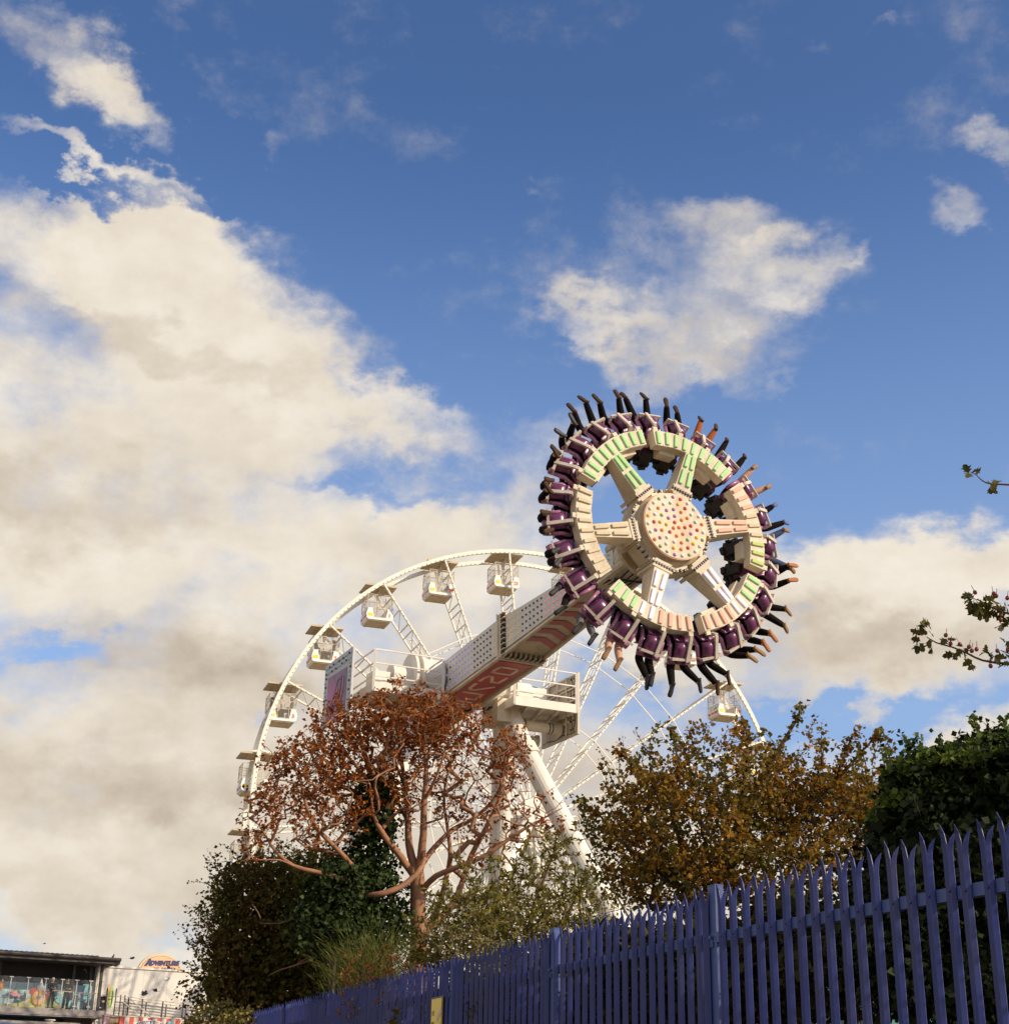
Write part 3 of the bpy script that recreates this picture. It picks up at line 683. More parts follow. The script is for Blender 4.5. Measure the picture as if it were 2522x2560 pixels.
# support tower
for sd in (-1, 1):
    node = P + WRr * sd * 1.45 - Z * .55
    for fr, spread in ((.45, .34), (-.45, .20)):
        m = MB(); h = node.z; foot = node + AH * fr * h - Z * h + WRr * sd * spread * h
        d = foot - node
        m.tube([node + V((0, 0, .25)), node + d * .10, node + d * .101, node + d * .125, node + d * .126, foot], [.30, .30, .36, .36, .29, .40], 20)
        m.build('tower_leg', WHITE, ride, smooth=False)
    m = MB(); m.tube([bl(sd * .72, 0, 0), bl(sd * 1.36, 0, 0)], .60, 32); m.tube([bl(sd * 1.36, 0, 0), bl(sd * 1.44, 0, 0)], .70, 32); m.tube([bl(sd * 1.44, 0, 0), bl(sd * 1.58, 0, 0)], .56, 32); m.tube([bl(sd * 1.58, 0, 0), bl(sd * 1.66, 0, 0)], .70, 32); m.tube([bl(sd * 1.66, 0, -.1), bl(sd * 2.25, 0, -.1)], .40, 24)
    m.build('slewing_drive', WHITE, ride)
    m = MB(); m.box(bl(sd * 1.35, 0, -.75), WRr * .35, AH * .55, Z * .35); m.build('bearing_block', CREAM, ride)
    q0, q1 = (1.25, 3.30) if sd > 0 else (-3.17, -1.05)
    zb = -.72 if sd > 0 else -.88
    qc, qh = (q0 + q1) / 2, (q1 - q0) / 2
    m = MB()   # deck with fascia, joists and diagonal braces
    m.box(bl(qc, .25, zb + .16), WRr * qh, AH * .95, Z * .02)
    for r in (1.2, -.7): m.box(bl(qc, r, zb + .11), WRr * (qh + .02), AH * .025, Z * .13)
    for q in (q0, q1): m.box(bl(q, .25, zb + .11), WRr * .025, AH * .925, Z * .13)
    for i in range(4): m.bar(bl(q0 + (q1 - q0) * i / 4, 1.15, zb + .06), bl(q0 + (q1 - q0) * (i + .9) / 4, -.65, zb + .06), .05, .08)
    deck = m.build('platform_deck', WHITE, ride)
    m = MB()
    zr = zb + 1.2
    cs = [(q0, 1.2), (q1, 1.2), (q1, -.7), (q0, -.7)]
    for q, r in cs: m.bar(bl(q, r, zb), bl(q, r, zr), .07)
    ends = [(cs[0], cs[1]), (cs[1], cs[2]), (cs[3], cs[0])]
    for a, b in ends:
        for z in (zb + .42, zb + .80, zr): m.bar(bl(a[0], a[1], z), bl(b[0], b[1], z), .035)
    m.build('railing', WHITE, deck)
    m = MB(); qb = q0 + .95 if sd < 0 else q0 + .9
    m.box(bl(qb, -.05, zb + .52), WRr * .62, AH * .32, Z * .34)
    for dq in (-.26, .20): m.tube([bl(qb + dq, .27, zb + .44), bl(qb + dq, .285, zb + .44)], .19, 24)
    m.tube([bl(qb + .1, 0, zb + .87), bl(qb + .1, 0, zb + .95), bl(qb + .42, 0, zb + .95), bl(qb + .42, 0, zb + .87)], .02, 6, 1)
    m.build('fan_cabinet', [WHITE, DARKSTEEL], deck, bevel=.03)
# end panels: art with lamps outside on both
PANEL = mat('grey_panel_board', (.50, .47, .46), .5, var=.06); ART = mat('purple_art_vinyl', (.17, .08, .13), .4, var=.4, scale=1.5); ARTL = mat('pale_mauve_line', (.55, .36, .46), .45)
ARTP = mat('magenta_art_glow', (.36, .07, .20), .4, var=.3, scale=2)
PBACK = mat('panel_back_paint', (.52, .45, .34), .55, var=.1, dirt=(.3, .22, .15), scale=4)
for sd in (-1, 1):
    q = 3.38 if sd > 0 else -3.80; zt = .54 if sd > 0 else .30; zb = zt - 1.9; r0, r1 = -1.2, 1.2
    o = bl(q, 0, (zt + zb) / 2); out = WRr * sd
    m = MB(); m.box(o, AH * 1.2, Z * .95, WRr * .035, 0)
    pn = m.build('end_panel', [PANEL if sd < 0 else PBACK], ride)
    def pp(r, z, d): return o + AH * r + Z * z + out * (.036 + d)
    m = MB(); m.prism([(-.84, -.95), (.80, -.95), (.80, .46), (-.84, .50)], o + out * .036, AH, Z, out * .008); art = m.build('panel_art', ART, pn)
    m = MB(); m.prism([(-.84, -.93), (.35, -.93), (.0, .1), (-.45, .45), (-.84, .3)], o + out * .0445, AH, Z, out * .003); m.build('art_glow', ARTP, art)
    m = MB()
    for ln in ([(-.55, -.92), (-.15, .1), (.02, .62), (.28, .68), (.20, .35), (.02, .1), (-.1, -.4), (-.2, -.92)], [(.0, -.92), (.12, -.3), (.20, .3)], [(.35, .62), (.36, .1), (.22, -.4), (.12, -.92)], [(-.35, -.92), (-.05, -.1), (.06, .3)]):
        m.tube([pp(r * 1.5, z * .72 - .22, .014) for r, z in ln], .022, 5)
    m.build('leg_drawing', ARTL, art)
    pos = [(-1.1 + 2.2 * k / 13, .82 - .02 * (k % 2)) for k in range(14)] + [(-1.05 + 2.1 * k / 12, .66 - .02 * (k % 2)) for k in range(13)] + [(sx * (1.03 + .06 * (k % 2)), .52 - .13 * k) for sx in (-1, 1) for k in range(11)]
    src = {}
    if sd < 0:
        for i, (r, z) in enumerate(pos):
            c = BC if (i * 7) % 5 < 3 else BK
            if c.name not in src: b = MB(); b.ball((0, 0, 0), .036, 8, 5); ob = b.build('border_lamp', c, pn, world=False, smooth=True); src[c.name] = ob
            else: ob = src[c.name].copy(); COL.objects.link(ob); ob.parent = pn
            ob.location = pp(r, z, .01) - R0_
    # cables and fixings on the back
    m = MB(); inn = -out
    def qq(r, z): return o + AH * r + Z * z + inn * .045
    for ph, r in ((0, 1.0), (1.5, .82)): m.tube([qq(r + .05 * math.sin(3.2 * z * 3 + ph), z) for z in np.linspace(-.85, .85, 24)], .010, 4)
    m.tube([qq(r, -.85 + .03 * math.sin(6 * r)) for r in np.linspace(-1.1, 1.05, 20)], .010, 4)
    for z in np.linspace(-.75, .8, 7):
        for r in (.78, .95): m.ball(qq(r, z), .03, 5, 4)
    m.build('panel_cable', DARK, pn)
    m = MB()
    for z in (-.5, .1, .6): m.box(o + Z * z + inn * .07, AH * .75, Z * .035, WRr * .035)
    for r in (-.7, .0, .6): m.box(o + AH * r + inn * .115, AH * .03, Z * .9, WRr * .01)
    m.build('panel_frame', CREAM, pn)
# pipes slung under the right platform
for (q0, q1, r, z, rad) in ((1.4, 3.2, .2, -1.05, .16), (1.5, 2.7, -.3, -1.36, .14)):
    m = MB(); m.tube([bl(q0, r, z), bl(q1, r, z)], rad, 16); m.tube([bl(q1, r, z), bl(q1 + .06, r, z)], rad + .05, 16)
    for q in (q0 + .5, q0 + .62, q1 - .35, q1 - .25): m.tube([bl(q, r, z), bl(q + .025, r, z)], rad + .012, 16, 1)
    m.build('hydraulic_pipe', [CREAM, DARKSTEEL], ride)
# stay cable down the right front leg
node = P + WRr * 1.9 - Z * .9; h = P.z
m = MB(); m.tube([node, P + WRr * (1.75 + .34 * h) + AH * (.45 * h + .3) - Z * h], .025, 6); m.build('stay_cable', DARKSTEEL, ride)
# ------------------------------------------------------------------ people
SKIN = mat('skin', (.50, .27, .17), .55, var=.06)
def cloth(n, c): return mat(n, c, .9, var=.15, scale=20, spec=.1)
BLACKC = cloth('black_cloth', (.010, .0065, .0055)); NAVY = cloth('navy_denim', (.05, .07, .13)); BROWNC = cloth('brown_cloth', (.12, .06, .03)); RUST = cloth('rust_cloth', (.33, .09, .025)); GREYC = cloth('grey_cloth', (.12, .11, .11)); REDC = cloth('orange_cloth', (.50, .12, .02)); WHITEC = cloth('pale_cloth', (.55, .5, .45)); DKPURP = cloth('dark_plum_cloth', (.06, .025, .04))
SH_BR = mat('brown_shoe', (.065, .035, .018), .8, spec=.2); SH_BK = mat('black_shoe', (.02, .018, .016), .6); SH_TAN = mat('tan_shoe', (.27, .14, .05), .75); SH_OR = mat('orange_shoe', (.36, .12, .03), .7)
HAIRD = mat('dark_hair', (.025, .015, .01), .6); HAIRB = mat('fair_hair', (.30, .19, .09), .6); HAIRG = mat('grey_hair', (.40, .37, .34), .6)
def skin_person(name, label, M, joints, edges, radii, region, mats, shoes=None, shoe_m=None, hair_m=None, head=None, group=None, sub=1):
    me = bpy.data.meshes.new('tmp'); names = list(joints)
    me.from_pydata([joints[n] for n in names], [(names.index(a), names.index(b)) for a, b in edges], [])
    ob = bpy.data.objects.new('tmp', me); COL.objects.link(ob)
    sk = ob.modifiers.new('s', 'SKIN'); sk.branch_smoothing = .5
    lay = me.skin_vertices[0].data
    for i, n in enumerate(names): lay[i].radius = (radii[n][0], radii[n][1]) if isinstance(radii[n], tuple) else (radii[n], radii[n]); lay[i].use_root = False
    lay[names.index('pelvis')].use_root = True
    su = ob.modifiers.new('u', 'SUBSURF'); su.levels = sub; su.render_levels = sub
    dg = bpy.context.evaluated_depsgraph_get(); dg.update()
    out = bpy.data.meshes.new_from_object(ob.evaluated_get(dg))
    bpy.data.objects.remove(ob); bpy.data.meshes.remove(me)
    out.name = name; out.materials.clear()
    for m in mats: out.materials.append(m)
    ed = [(V(joints[a]), V(joints[b]), region.get((a, b), region.get(b, 0))) for a, b in edges]
    for p in out.polygons:
        c = p.center; best = (9, 0)
        for a, b, r in ed:
            ab = b - a; t = max(0, min(1, (c - a).dot(ab) / max(ab.dot(ab), 1e-9))); d = (a + ab * t - c).length
            if d < best[0]: best = (d, r)
        p.material_index = best[1]; p.use_smooth = True
    o = bpy.data.objects.new(name, out); COL.objects.link(o); o.matrix_world = M
    o['_m'] = [M[i][j] for i in range(4) for j in range(4)]
    tag(o, label, 'person', group)
    for (ank, d, upv) in (shoes or []):
        ank, d, upv = V(ank), V(d).normalized(), V(upv); s = d.cross(upv).normalized(); u = s.cross(d)
        b = MB()
        prof = [(-.10, .038, .036), (-.07, .050, .075), (.02, .052, .072), (.11, .060, .048), (.19, .062, .038), (.245, .044, .022)]
        v = []; f = []; n = 8
        for (y, w, hh) in prof:
            for j in range(n):
                t = 2 * math.pi * j / n; v.append(ank + d * y + s * (w * math.cos(t)) + u * (-.055 + max(-.026, hh * math.sin(t)) + hh * .5))
        for i in range(len(prof) - 1):
            for j in range(n): f.append((i * n + j, i * n + (j + 1) % n, (i + 1) * n + (j + 1) % n, (i + 1) * n + j))
        f.append(tuple(range(n))[::-1]); f.append(tuple((len(prof) - 1) * n + j for j in range(n)))
        b.add(v, f); b.build('shoe', shoe_m, o, world=False, smooth=True)
    if hair_m and head:
        h = V(head); b = MB(); b.ball(h + V((0, -.025, .03)), (.092, .10, .10), 12, 8); b.ball(h + V((0, -.07, -.05)), (.08, .05, .10), 10, 6); b.build('hair', hair_m, o, world=False, smooth=True)
    return o
BODY_E = [('pelvis', 'spine'), ('spine', 'chest'), ('chest', 'neck'), ('neck', 'head'), ('head', 'top'), ('head', 'nose'),
          ('chest', 'shoL'), ('shoL', 'elbL'), ('elbL', 'wriL'), ('wriL', 'hanL'), ('chest', 'shoR'), ('shoR', 'elbR'), ('elbR', 'wriR'), ('wriR', 'hanR'),
          ('pelvis', 'hipL'), ('hipL', 'kneL'), ('kneL', 'ankL'), ('ankL', 'toeL'), ('pelvis', 'hipR'), ('hipR', 'kneR'), ('kneR', 'ankR'), ('ankR', 'toeR')]
for h_ in 'LR':      # five short finger chains rooted in each palm
    for k_ in range(5): BODY_E.append(('han' + h_, 'fin%s%d' % (h_, k_)))
BODY_R = dict(pelvis=(.135, .11), spine=(.13, .10), chest=(.15, .105), neck=.065, head=.105, top=.075, nose=.022, shoL=.08, shoR=.08, elbL=.058, elbR=.058, wriL=.038, wriR=.038, hanL=(.036, .022), hanR=(.036, .022), hipL=.115, hipR=.115, kneL=.108, kneR=.108, ankL=.074, ankR=.074, toeL=.03, toeR=.03)
for h_ in 'LR':
    for k_ in range(5): BODY_R['fin%s%d' % (h_, k_)] = .009
REG = {'spine': 0, 'chest': 0, 'neck': 2, 'head': 2, 'top': 2, 'nose': 2, 'shoL': 0, 'shoR': 0, 'elbL': 0, 'elbR': 0, 'wriL': 0, 'wriR': 0, 'hanL': 2, 'hanR': 2, 'hipL': 1, 'hipR': 1, 'kneL': 1, 'kneR': 1, 'ankL': 1, 'ankR': 1, 'toeL': 2, 'toeR': 2}
for h_ in 'LR':
    for k_ in range(5): REG['fin%s%d' % (h_, k_)] = 2
def add_fingers(j, h, d, s, u):
    d, s, u = V(d).normalized(), V(s).normalized(), V(u).normalized(); o = V(j['han' + h])
    for k, (x, l) in enumerate(((-.03, .075), (-.01, .09), (.01, .085), (.03, .068))): j['fin%s%d' % (h, k)] = tuple(o + s * x * 1.3 + d * l - u * .03)
    j['fin%s4' % h] = tuple(o + s * .055 + d * .01 - u * .012)
rl = random.Random(1)
def seated(lowL, lowR, spreadL=.11, spreadR=.11, thighL=0.0, thighR=0.0, arms='hold'):
    j = dict(pelvis=(0, .06, .10), spine=(0, .03, .30), chest=(0, .0, .48), neck=(0, .01, .62), head=(0, .05, .74), top=(0, .04, .83), nose=(0, .145, .735), shoL=(-.17, .0, .55), shoR=(.17, .0, .55), hipL=(-.09, .10, .10), hipR=(.09, .10, .10))
    if arms == 'hold':
        j.update(elbL=(-.25, .08, .32), elbR=(.25, .08, .32), wriL=(-.20, .26, .42), wriR=(.20, .26, .42), hanL=(-.18, .31, .45), hanR=(.18, .31, .45))
    elif arms == 'lap':
        j.update(elbL=(-.25, .05, .28), elbR=(.25, .05, .28), wriL=(-.16, .27, .22), wriR=(.16, .27, .22), hanL=(-.13, .34, .21), hanR=(.13, .34, .21))
    for h in 'LR': add_fingers(j, h, (0, .5, .8) if arms == 'hold' else (0, 1, -.1), (1 if h == 'L' else -1, 0, 0), (0, .8, -.4) if arms == 'hold' else (0, 0, 1))
    sh = []
    for h, low, spr, th, sg in (('L', lowL, spreadL, thighL, -1), ('R', lowR, spreadR, thighR, 1)):
        k = V((sg * spr, .58, .11 + th)); kick_ = V(low).y; l = V(low).normalized(); a = k + l * (.56 if kick_ > .6 else .49)
        fd = (V((0, .9, .35)) - l * V((0, .9, .35)).dot(l)).normalized(); fd = (fd * .85 + l * (.45 + .35 * max(0, l.y)) + V((rl.uniform(-.2, .2), 0, 0))).normalized()
        j['kne' + h] = tuple(k); j['ank' + h] = tuple(a); j['toe' + h] = tuple(a + fd * .09)
        sh.append((a + l * .02, fd, -l))
    return j, sh
# pose and clothing of the 24 riders, starting from the first seat of the upper left crossbar, clockwise
rl = random.Random(23)
S1 = 'rider in dark clothes'
rid = []
TRO = {}
def rider_label(i, px, py, tro, sho): return None
lab = [
 ('rider in black trousers, knees tucked, low on the upper left of the spinning ring', BLACKC, SH_BR), ('rider in black trousers with bent legs, between two tucked riders at upper left', BLACKC, SH_BK),
 ('rider with orange sleeve and both black-clad legs kicked upwards at upper left of the ring', BLACKC, SH_BR), ('rider with both brown shoe soles close together above the upper left green crossbar', BLACKC, SH_BR),
 ('rider with black legs stretched highest of all, at the top of the ring', BLACKC, SH_BR), ('rider with black legs leaning right, second from the top to the right', BLACKC, SH_BR),
 ('rider in rust coloured leggings and dark shoes at upper right of the ring', RUST, SH_BR), ('rider with black legs kicked right at the end of the upper right green crossbar', BLACKC, SH_BR),
 ('rider with bare shins and tan soles held together on the right of the ring', SKIN, SH_TAN), ('rider in dark leggings and blue shoes on the right of the ring', BLACKC, mat('blue_shoe', (.10, .12, .25), .6)),
 ('rider in blue jeans and tan boots with legs straight out to the right', NAVY, SH_TAN), ('rider with bent legs and bright orange-brown shoes at the right of the ring', BLACKC, SH_OR),
 ('rider in dark trousers with tan soles stretched to the lower right', BLACKC, SH_TAN), ('rider with tucked black legs and orange shoes at the lower right of the ring', BLACKC, SH_OR),
 ('rider with black tucked legs and tan shoes right of the coral lamps', BLACKC, SH_TAN), ('rider with one black leg swung far right above the wheel cabin 20', BLACKC, SH_BR),
 ('rider with both black-clad legs dangling straight down at the bottom of the ring', BLACKC, SH_BK), ('rider with a black leg dangling, left of the bottom of the ring', BLACKC, SH_BK),
 ('rider with bare legs and sandals dangling in front of the striped arm', SKIN, SH_TAN), ('rider in dark shorts with black shoes in front of the striped arm underside', GREYC, SH_BK),
 ('rider with black shoes in front of the pink lamps of the arm', BLACKC, SH_BK), ('rider in dark clothes at the lower left of the ring just above the arm', BLACKC, SH_BK),
 ('rider in dark clothes at the middle left of the ring beside the cream crossbar', BLACKC, SH_BR), ('rider in dark clothes with a brown sole at the left above the cream crossbar', BLACKC, SH_BR)]
def mix3(a, b, t): return tuple(x * (1 - t) + y * t for x, y in zip(a, b))
for i, (a, M) in enumerate(seat_ms):
    # lower-leg direction in seat axes: -z = away from head, +y = straight on from the thigh
    kick = [-.45, -.1, .7, .5, .85, .65, .75, .75, .45, .7, .72, .1, .75, .05, .0, .5, .6, .45, .4, .3, .3, -.5, -.6, -.55][i]
    side = [.0, .1, -.15, .1, .15, .45, .25, .2, .1, .1, .0, .15, .1, .1, .25, .55, .12, .2, .1, .2, .3, .1, .1, .0][i]
    d1 = V((side + rl.uniform(-.45, .25), kick * rl.uniform(.8, 1.15) + rl.uniform(-.1, .1), -.9 + .25 * kick)); d2 = V((side + rl.uniform(-.25, .45), kick * rl.uniform(.6, 1.15) + rl.uniform(-.15, .1), -.9 + .25 * kick))
    j, sh = seated(d1, d2, *((.10 + rl.uniform(.02, .20), .10 + rl.uniform(.02, .20)) if 2 <= i <= 11 else (.09 + rl.uniform(0, .10), .09 + rl.uniform(0, .10))), rl.uniform(-.02, .04), rl.uniform(-.02, .04))
    lb, tro, sho = lab[i]
    top = rl.choice([BLACKC, DKPURP, BLACKC, GREYC]) if i not in (2, 19) else (REDC if i == 2 else WHITEC)
    skin_person('person', lb, M, j, BODY_E, BODY_R, REG, [top, tro, SKIN], sh, sho, rl.choice([HAIRD, HAIRD, HAIRB]), j['head'], 'riders on the spinning ring')
# riders in two cabins of the wheel
for num, x, y, faces, lb, top, hr in ((3, .50, .65, -1, 'grey-haired rider sitting on the right bench of wheel cabin 3', GREYC, HAIRG), (3, -.50, 1.1, 1, 'dark-haired rider sitting on the left bench of wheel cabin 3', BROWNC, HAIRD),
                                     (2, .50, .65, -1, 'rider in dark plum top sitting by the door of the cabin behind the leg panel', DKPURP, HAIRB), (2, -.50, .7, 1, 'rider in black sitting on the left bench of the cabin behind the leg panel', BLACKC, HAIRD)):
    j, sh = seated((0, .1, -1), (0, .1, -1), arms='lap')
    M = cabins[num] @ frame_m((x, y, -1.52), (0, -faces, 0), (faces, 0, 0), (0, 0, 1))
    skin_person('person', lb, M, j, BODY_E, BODY_R, REG, [top, BLACKC, SKIN], sh, SH_BK, hr, j['head'], 'riders in the wheel cabins')
def standing(lean=0, arms='rail'):
    j = dict(pelvis=(0, 0, .95), spine=(0, .0, 1.15), chest=(0, .02, 1.33), neck=(0, .03, 1.48), head=(0, .06, 1.61), top=(0, .05, 1.70), nose=(0, .155, 1.60), shoL=(-.18, .02, 1.41), shoR=(.18, .02, 1.41), hipL=(-.09, 0, .90), hipR=(.09, 0, .90),
             elbL=(-.27, .10, 1.15), elbR=(.27, .10, 1.15), wriL=(-.12, .32, 1.12), wriR=(.12, .32, 1.12), hanL=(-.06, .37, 1.12), hanR=(.06, .37, 1.12), kneL=(-.11, .02, .50), kneR=(.11, .02, .50), ankL=(-.12, 0, .09), ankR=(.12, 0, .09), toeL=(-.13, .09, .05), toeR=(.13, .09, .05))
    for h in 'LR': add_fingers(j, h, (1 if h == 'L' else -1, .3, -.2), (0, 1, 0), (0, 0, 1))
    return j, [((-.12, 0, .10), (-.1, 1, 0), (0, 0, 1)), ((.12, 0, .10), (.1, 1, 0), (0, 0, 1))]
# ------------------------------------------------------------------ palisade fence
FNODES = [V((4.05, 2.9, 0)), V((2.45, 7.26, 0)), V((1.44, 9.90, 0)), V((.48, 12.72, 0)), V((-1.39, 18.45, 0)), V((-4.09, 26.58, 0)), V((-10.8, 46.7, 0))]
FTOP = 2.85
def fpos(s):        # s metres along the fence, 0 at the post right of the middle (1.44, 9.90)
    i = 2 if s >= 0 else 2
    if s >= 0:
        k = 2
        while k < len(FNODES) - 2 and s > (FNODES[k + 1] - FNODES[k]).length: s -= (FNODES[k + 1] - FNODES[k]).length; k += 1
        d = (FNODES[k + 1] - FNODES[k]).normalized(); return FNODES[k] + d * s, d
    k = 2
    while k > 1 and -s > (FNODES[k] - FNODES[k - 1]).length: s += (FNODES[k] - FNODES[k - 1]).length; k -= 1
    d = (FNODES[k] - FNODES[k - 1]).normalized(); return FNODES[k] + d * s, d
BLUEP = mat('violet_blue_fence_paint', (.020, .031, .165), .40, var=.16, scale=7, bump=.12, dirt=(.075, .06, .085), dirt_amt=.55, geo=True)
BLUEP2 = mat('lighter_blue_post_paint', (.05, .085, .25), .5, var=.12, scale=10, bump=.1, dirt=(.06, .06, .1), dirt_amt=.5)  # lighter blue than the pales, on posts and rails
fence = thing('palisade_fence', 'blue painted steel palisade fence with splayed spiked tops running along the foreground', 'fence', (1.44, 9.9, 0))
def pale_mesh():
    m = MB(); xs = [-.032, -.020, -.007, .007, .020, .032]; ys = [.0, .022, .010, .010, .022, .0]
    zb, zt = .35, FTOP - .15
    # bent strip (front skin and 3 mm thickness), then three splayed prongs
    fr = [(x, y) for x, y in zip(xs, ys)]
    rows = [zb, zt * .5, zt]
    v = []
    for z in rows:
        for x, y in fr: v.append((x, y, z))
        for x, y in fr: v.append((x, y - .0035, z))
    f = []; k = 12
    for r in range(2):
        for i in range(5):
            a = r * k + i; f.append((a + 1, a, a + k, a + k + 1)); a += 6; f.append((a, a + 1, a + k + 1, a + k))
        for i, j in ((0, 6), (11, 5)): f.append((r * k + i, r * k + j, r * k + j + k, r * k + i + k))
    m.add(v, f)
    for (i0, i1, dx, dy, hh) in ((0, 4, -.004, .022, .15), (4, 5, .020, -.028, .115)):
        pts = fr[i0:i1 + 1]; n = len(pts); cx = sum(p[0] for p in pts) / n; cy = sum(p[1] for p in pts) / n
        lv = [(0, 1, 0), (.35, 1.0, .10), (.7, .80, .42), (1, .06, 1)]
        v = []
        for t, w, b in lv:
            for x, y in pts: v.append((cx + (x - cx) * w + dx * b, cy + (y - cy) * w + dy * b, zt + hh * t))
            for x, y in pts: v.append((cx + (x - cx) * w + dx * b, cy + (y - cy) * w + dy * b - .0035, zt + hh * t))
        f = []
        for r in range(3):
            for i in range(n - 1):
                a = r * 2 * n + i; f.append((a + 1, a, a + 2 * n, a + 2 * n + 1)); a += n; f.append((a, a + 1, a + 2 * n + 1, a + 2 * n))
            a = r * 2 * n; f.append((a, a + n, a + 3 * n, a + 2 * n)); f.append((a + 2 * n - 1, a + n - 1, a + 3 * n - 1, a + 4 * n - 1))
        m.add(v, f)
    for z in (FTOP - .33,): m.ball((0, .013, z), .009, 6, 4)
    return m
BAY = 2.95; pitch = BAY / 19
proto = pale_mesh(); pm = None; rest = MB(); rf = random.Random(3)
idx = 0; count = 0
F0 = V((1.44, 9.9, 0))
for b in range(-3, 12):
    for k in range(19):
        s = b * BAY + k * pitch
        p, d = fpos(s); nf = V((-d.y, d.x, 0))
        if nf.y > 0: nf = -nf
        if k == 0 and b > -1:
            m = MB(); h = FTOP - .03 + (.03 if b in (0, 1) else 0)
            m.box(p - nf * .012 + Z * (h / 2 + .1), d * .052, nf * .03, Z * (h / 2 - .1))
            m.box(p - nf * .012 + Z * (h + .004), d * .054, nf * .032, Z * .004)
            m.box(p + nf * .022 + Z * (FTOP - .36) + d * .03, d * .04, nf * .006, Z * .03); m.tube([p + nf * .02 + Z * (FTOP - .33), p + nf * .045 + Z * (FTOP - .33)], .012, 6)
            m.build('fence_post', BLUEP2, fence)
            p = p + d * .065
        # d runs away to the left; pale's x axis runs to the right so its y axis faces the camera side
        X = -d; Y = X.cross(Z) * -1; Y = nf
        tilt = rf.gauss(0, .0035); zoff = rf.uniform(-.012, .012)
        M = frame_m(p + nf * .03 + Z * zoff, X + Z * tilt, Y, Z - X * tilt)
        if s > -7 and count < 99:
            if pm is None: pm = proto.build('pale', BLUEP, fence, world=False); o = pm
            else: o = pm.copy(); COL.objects.link(o); o.parent = fence
            o.matrix_local = Matrix.Translation(-F0) @ M; count += 1
        elif s > 0: rest.add([M @ V(q) for q in proto.v], proto.f)
tag(rest.build('pale', BLUEP, fence), kind='stuff')
for z in (FTOP - .33, .75):
    m = MB()
    for a, b in zip(FNODES[:-1], FNODES[1:]):
        d = (b - a).normalized(); nf = V((-d.y, d.x, 0)); nf = nf if nf.y < 0 else -nf
        m.box((a + b) / 2 + Z * z - nf * .002, d * (b - a).length / 2, nf * .003 * 8, Z * .033)
    m.build('rail', BLUEP2, fence)
# warning sign hung on the pales
def fence_pt(px, py):
    r = ray(px, py); a, b = FNODES[3], FNODES[4]; d = (b - a).normalized(); n = V((-d.y, d.x, 0)); n = n if n.y < 0 else -n
    t = (a + n * .075 - V((0, 0, EYE))).dot(n) / r.dot(n); return V((0, 0, EYE)) + r * t, d, n
pa, d, nf = fence_pt(1080, 2497); pb, _, _ = fence_pt(1107, 2492)
X = (pb - pa); X.z = 0; sw = X.length; X.normalize(); shh = sw * 1.95; ztop = (pa.z + pb.z) / 2 + .01
so = V((pa.x, pa.y, ztop)) + X * sw / 2 - Z * shh / 2
sgn = thing('warning_sign', 'small yellow warning sign with a smile face and camera fixed to the blue palings', 'sign', so)
YSIGN = mat('yellow_sign_face', (.85, .58, .02), .45, var=.06); BRN = mat('brown_sign_ink', (.05, .03, .015), .5); PNK = mat('pale_sign_ink', (.62, .42, .38), .5)
m = MB(); m.box(so, X * sw / 2, Z * shh / 2, nf * .006); bd = m.build('sign_board', YSIGN, sgn, bevel=.01)
def sg(u, v, d=.0075): return so + X * sw * (u - .5) + Z * shh * (.5 - v) + nf * d
m = MB()
def srect(u0, u1, v0, v1, dd=.0075): m.box((sg(u0, v0, dd) + sg(u1, v1, dd)) / 2, X * sw * abs(u1 - u0) / 2, Z * shh * abs(v1 - v0) / 2, nf * .0012)
for a in ((0, .02, 0, 1), (.98, 1, 0, 1), (0.02, .98, 0, .02), (0.02, .98, .98, 1)): srect(*a)
for u in (.15, .27): srect(u - .02, u + .02, .17, .23)
m.tube([sg(.14 + .16 * t, .31 + .045 * math.sin(math.pi * t)) for t in np.linspace(0, 1, 7)], .006, 5)
for v in (.46, .52, .57, .62):
    u = .05
    while u < .52: w = rf.uniform(.06, .16); srect(u, min(u + w, .58), v, v + .035); u += w + .03
srect(.05, .95, .68, .82)
m.build('sign_print', BRN, bd)
m = MB(); m.prism([(-.24, -.04), (.2, .10), (.24, .02), (-.18, -.12)], sg(.78, .22, .0075), X * sw * .9, Z * shh * .8, nf * .002); m.prism([(-.05, -.05), (.10, -.02), (.16, -.16), (.10, -.18)], sg(.80, .30, .0075), X * sw * .9, Z * shh * .8, nf * .002)
for u in (.08, .18, .27, .40, .50, .60, .70, .82): m.box(sg(u, .75, .010), X * sw * .03, Z * shh * .04, nf * .001)
m.build('sign_picture', PNK, bd)

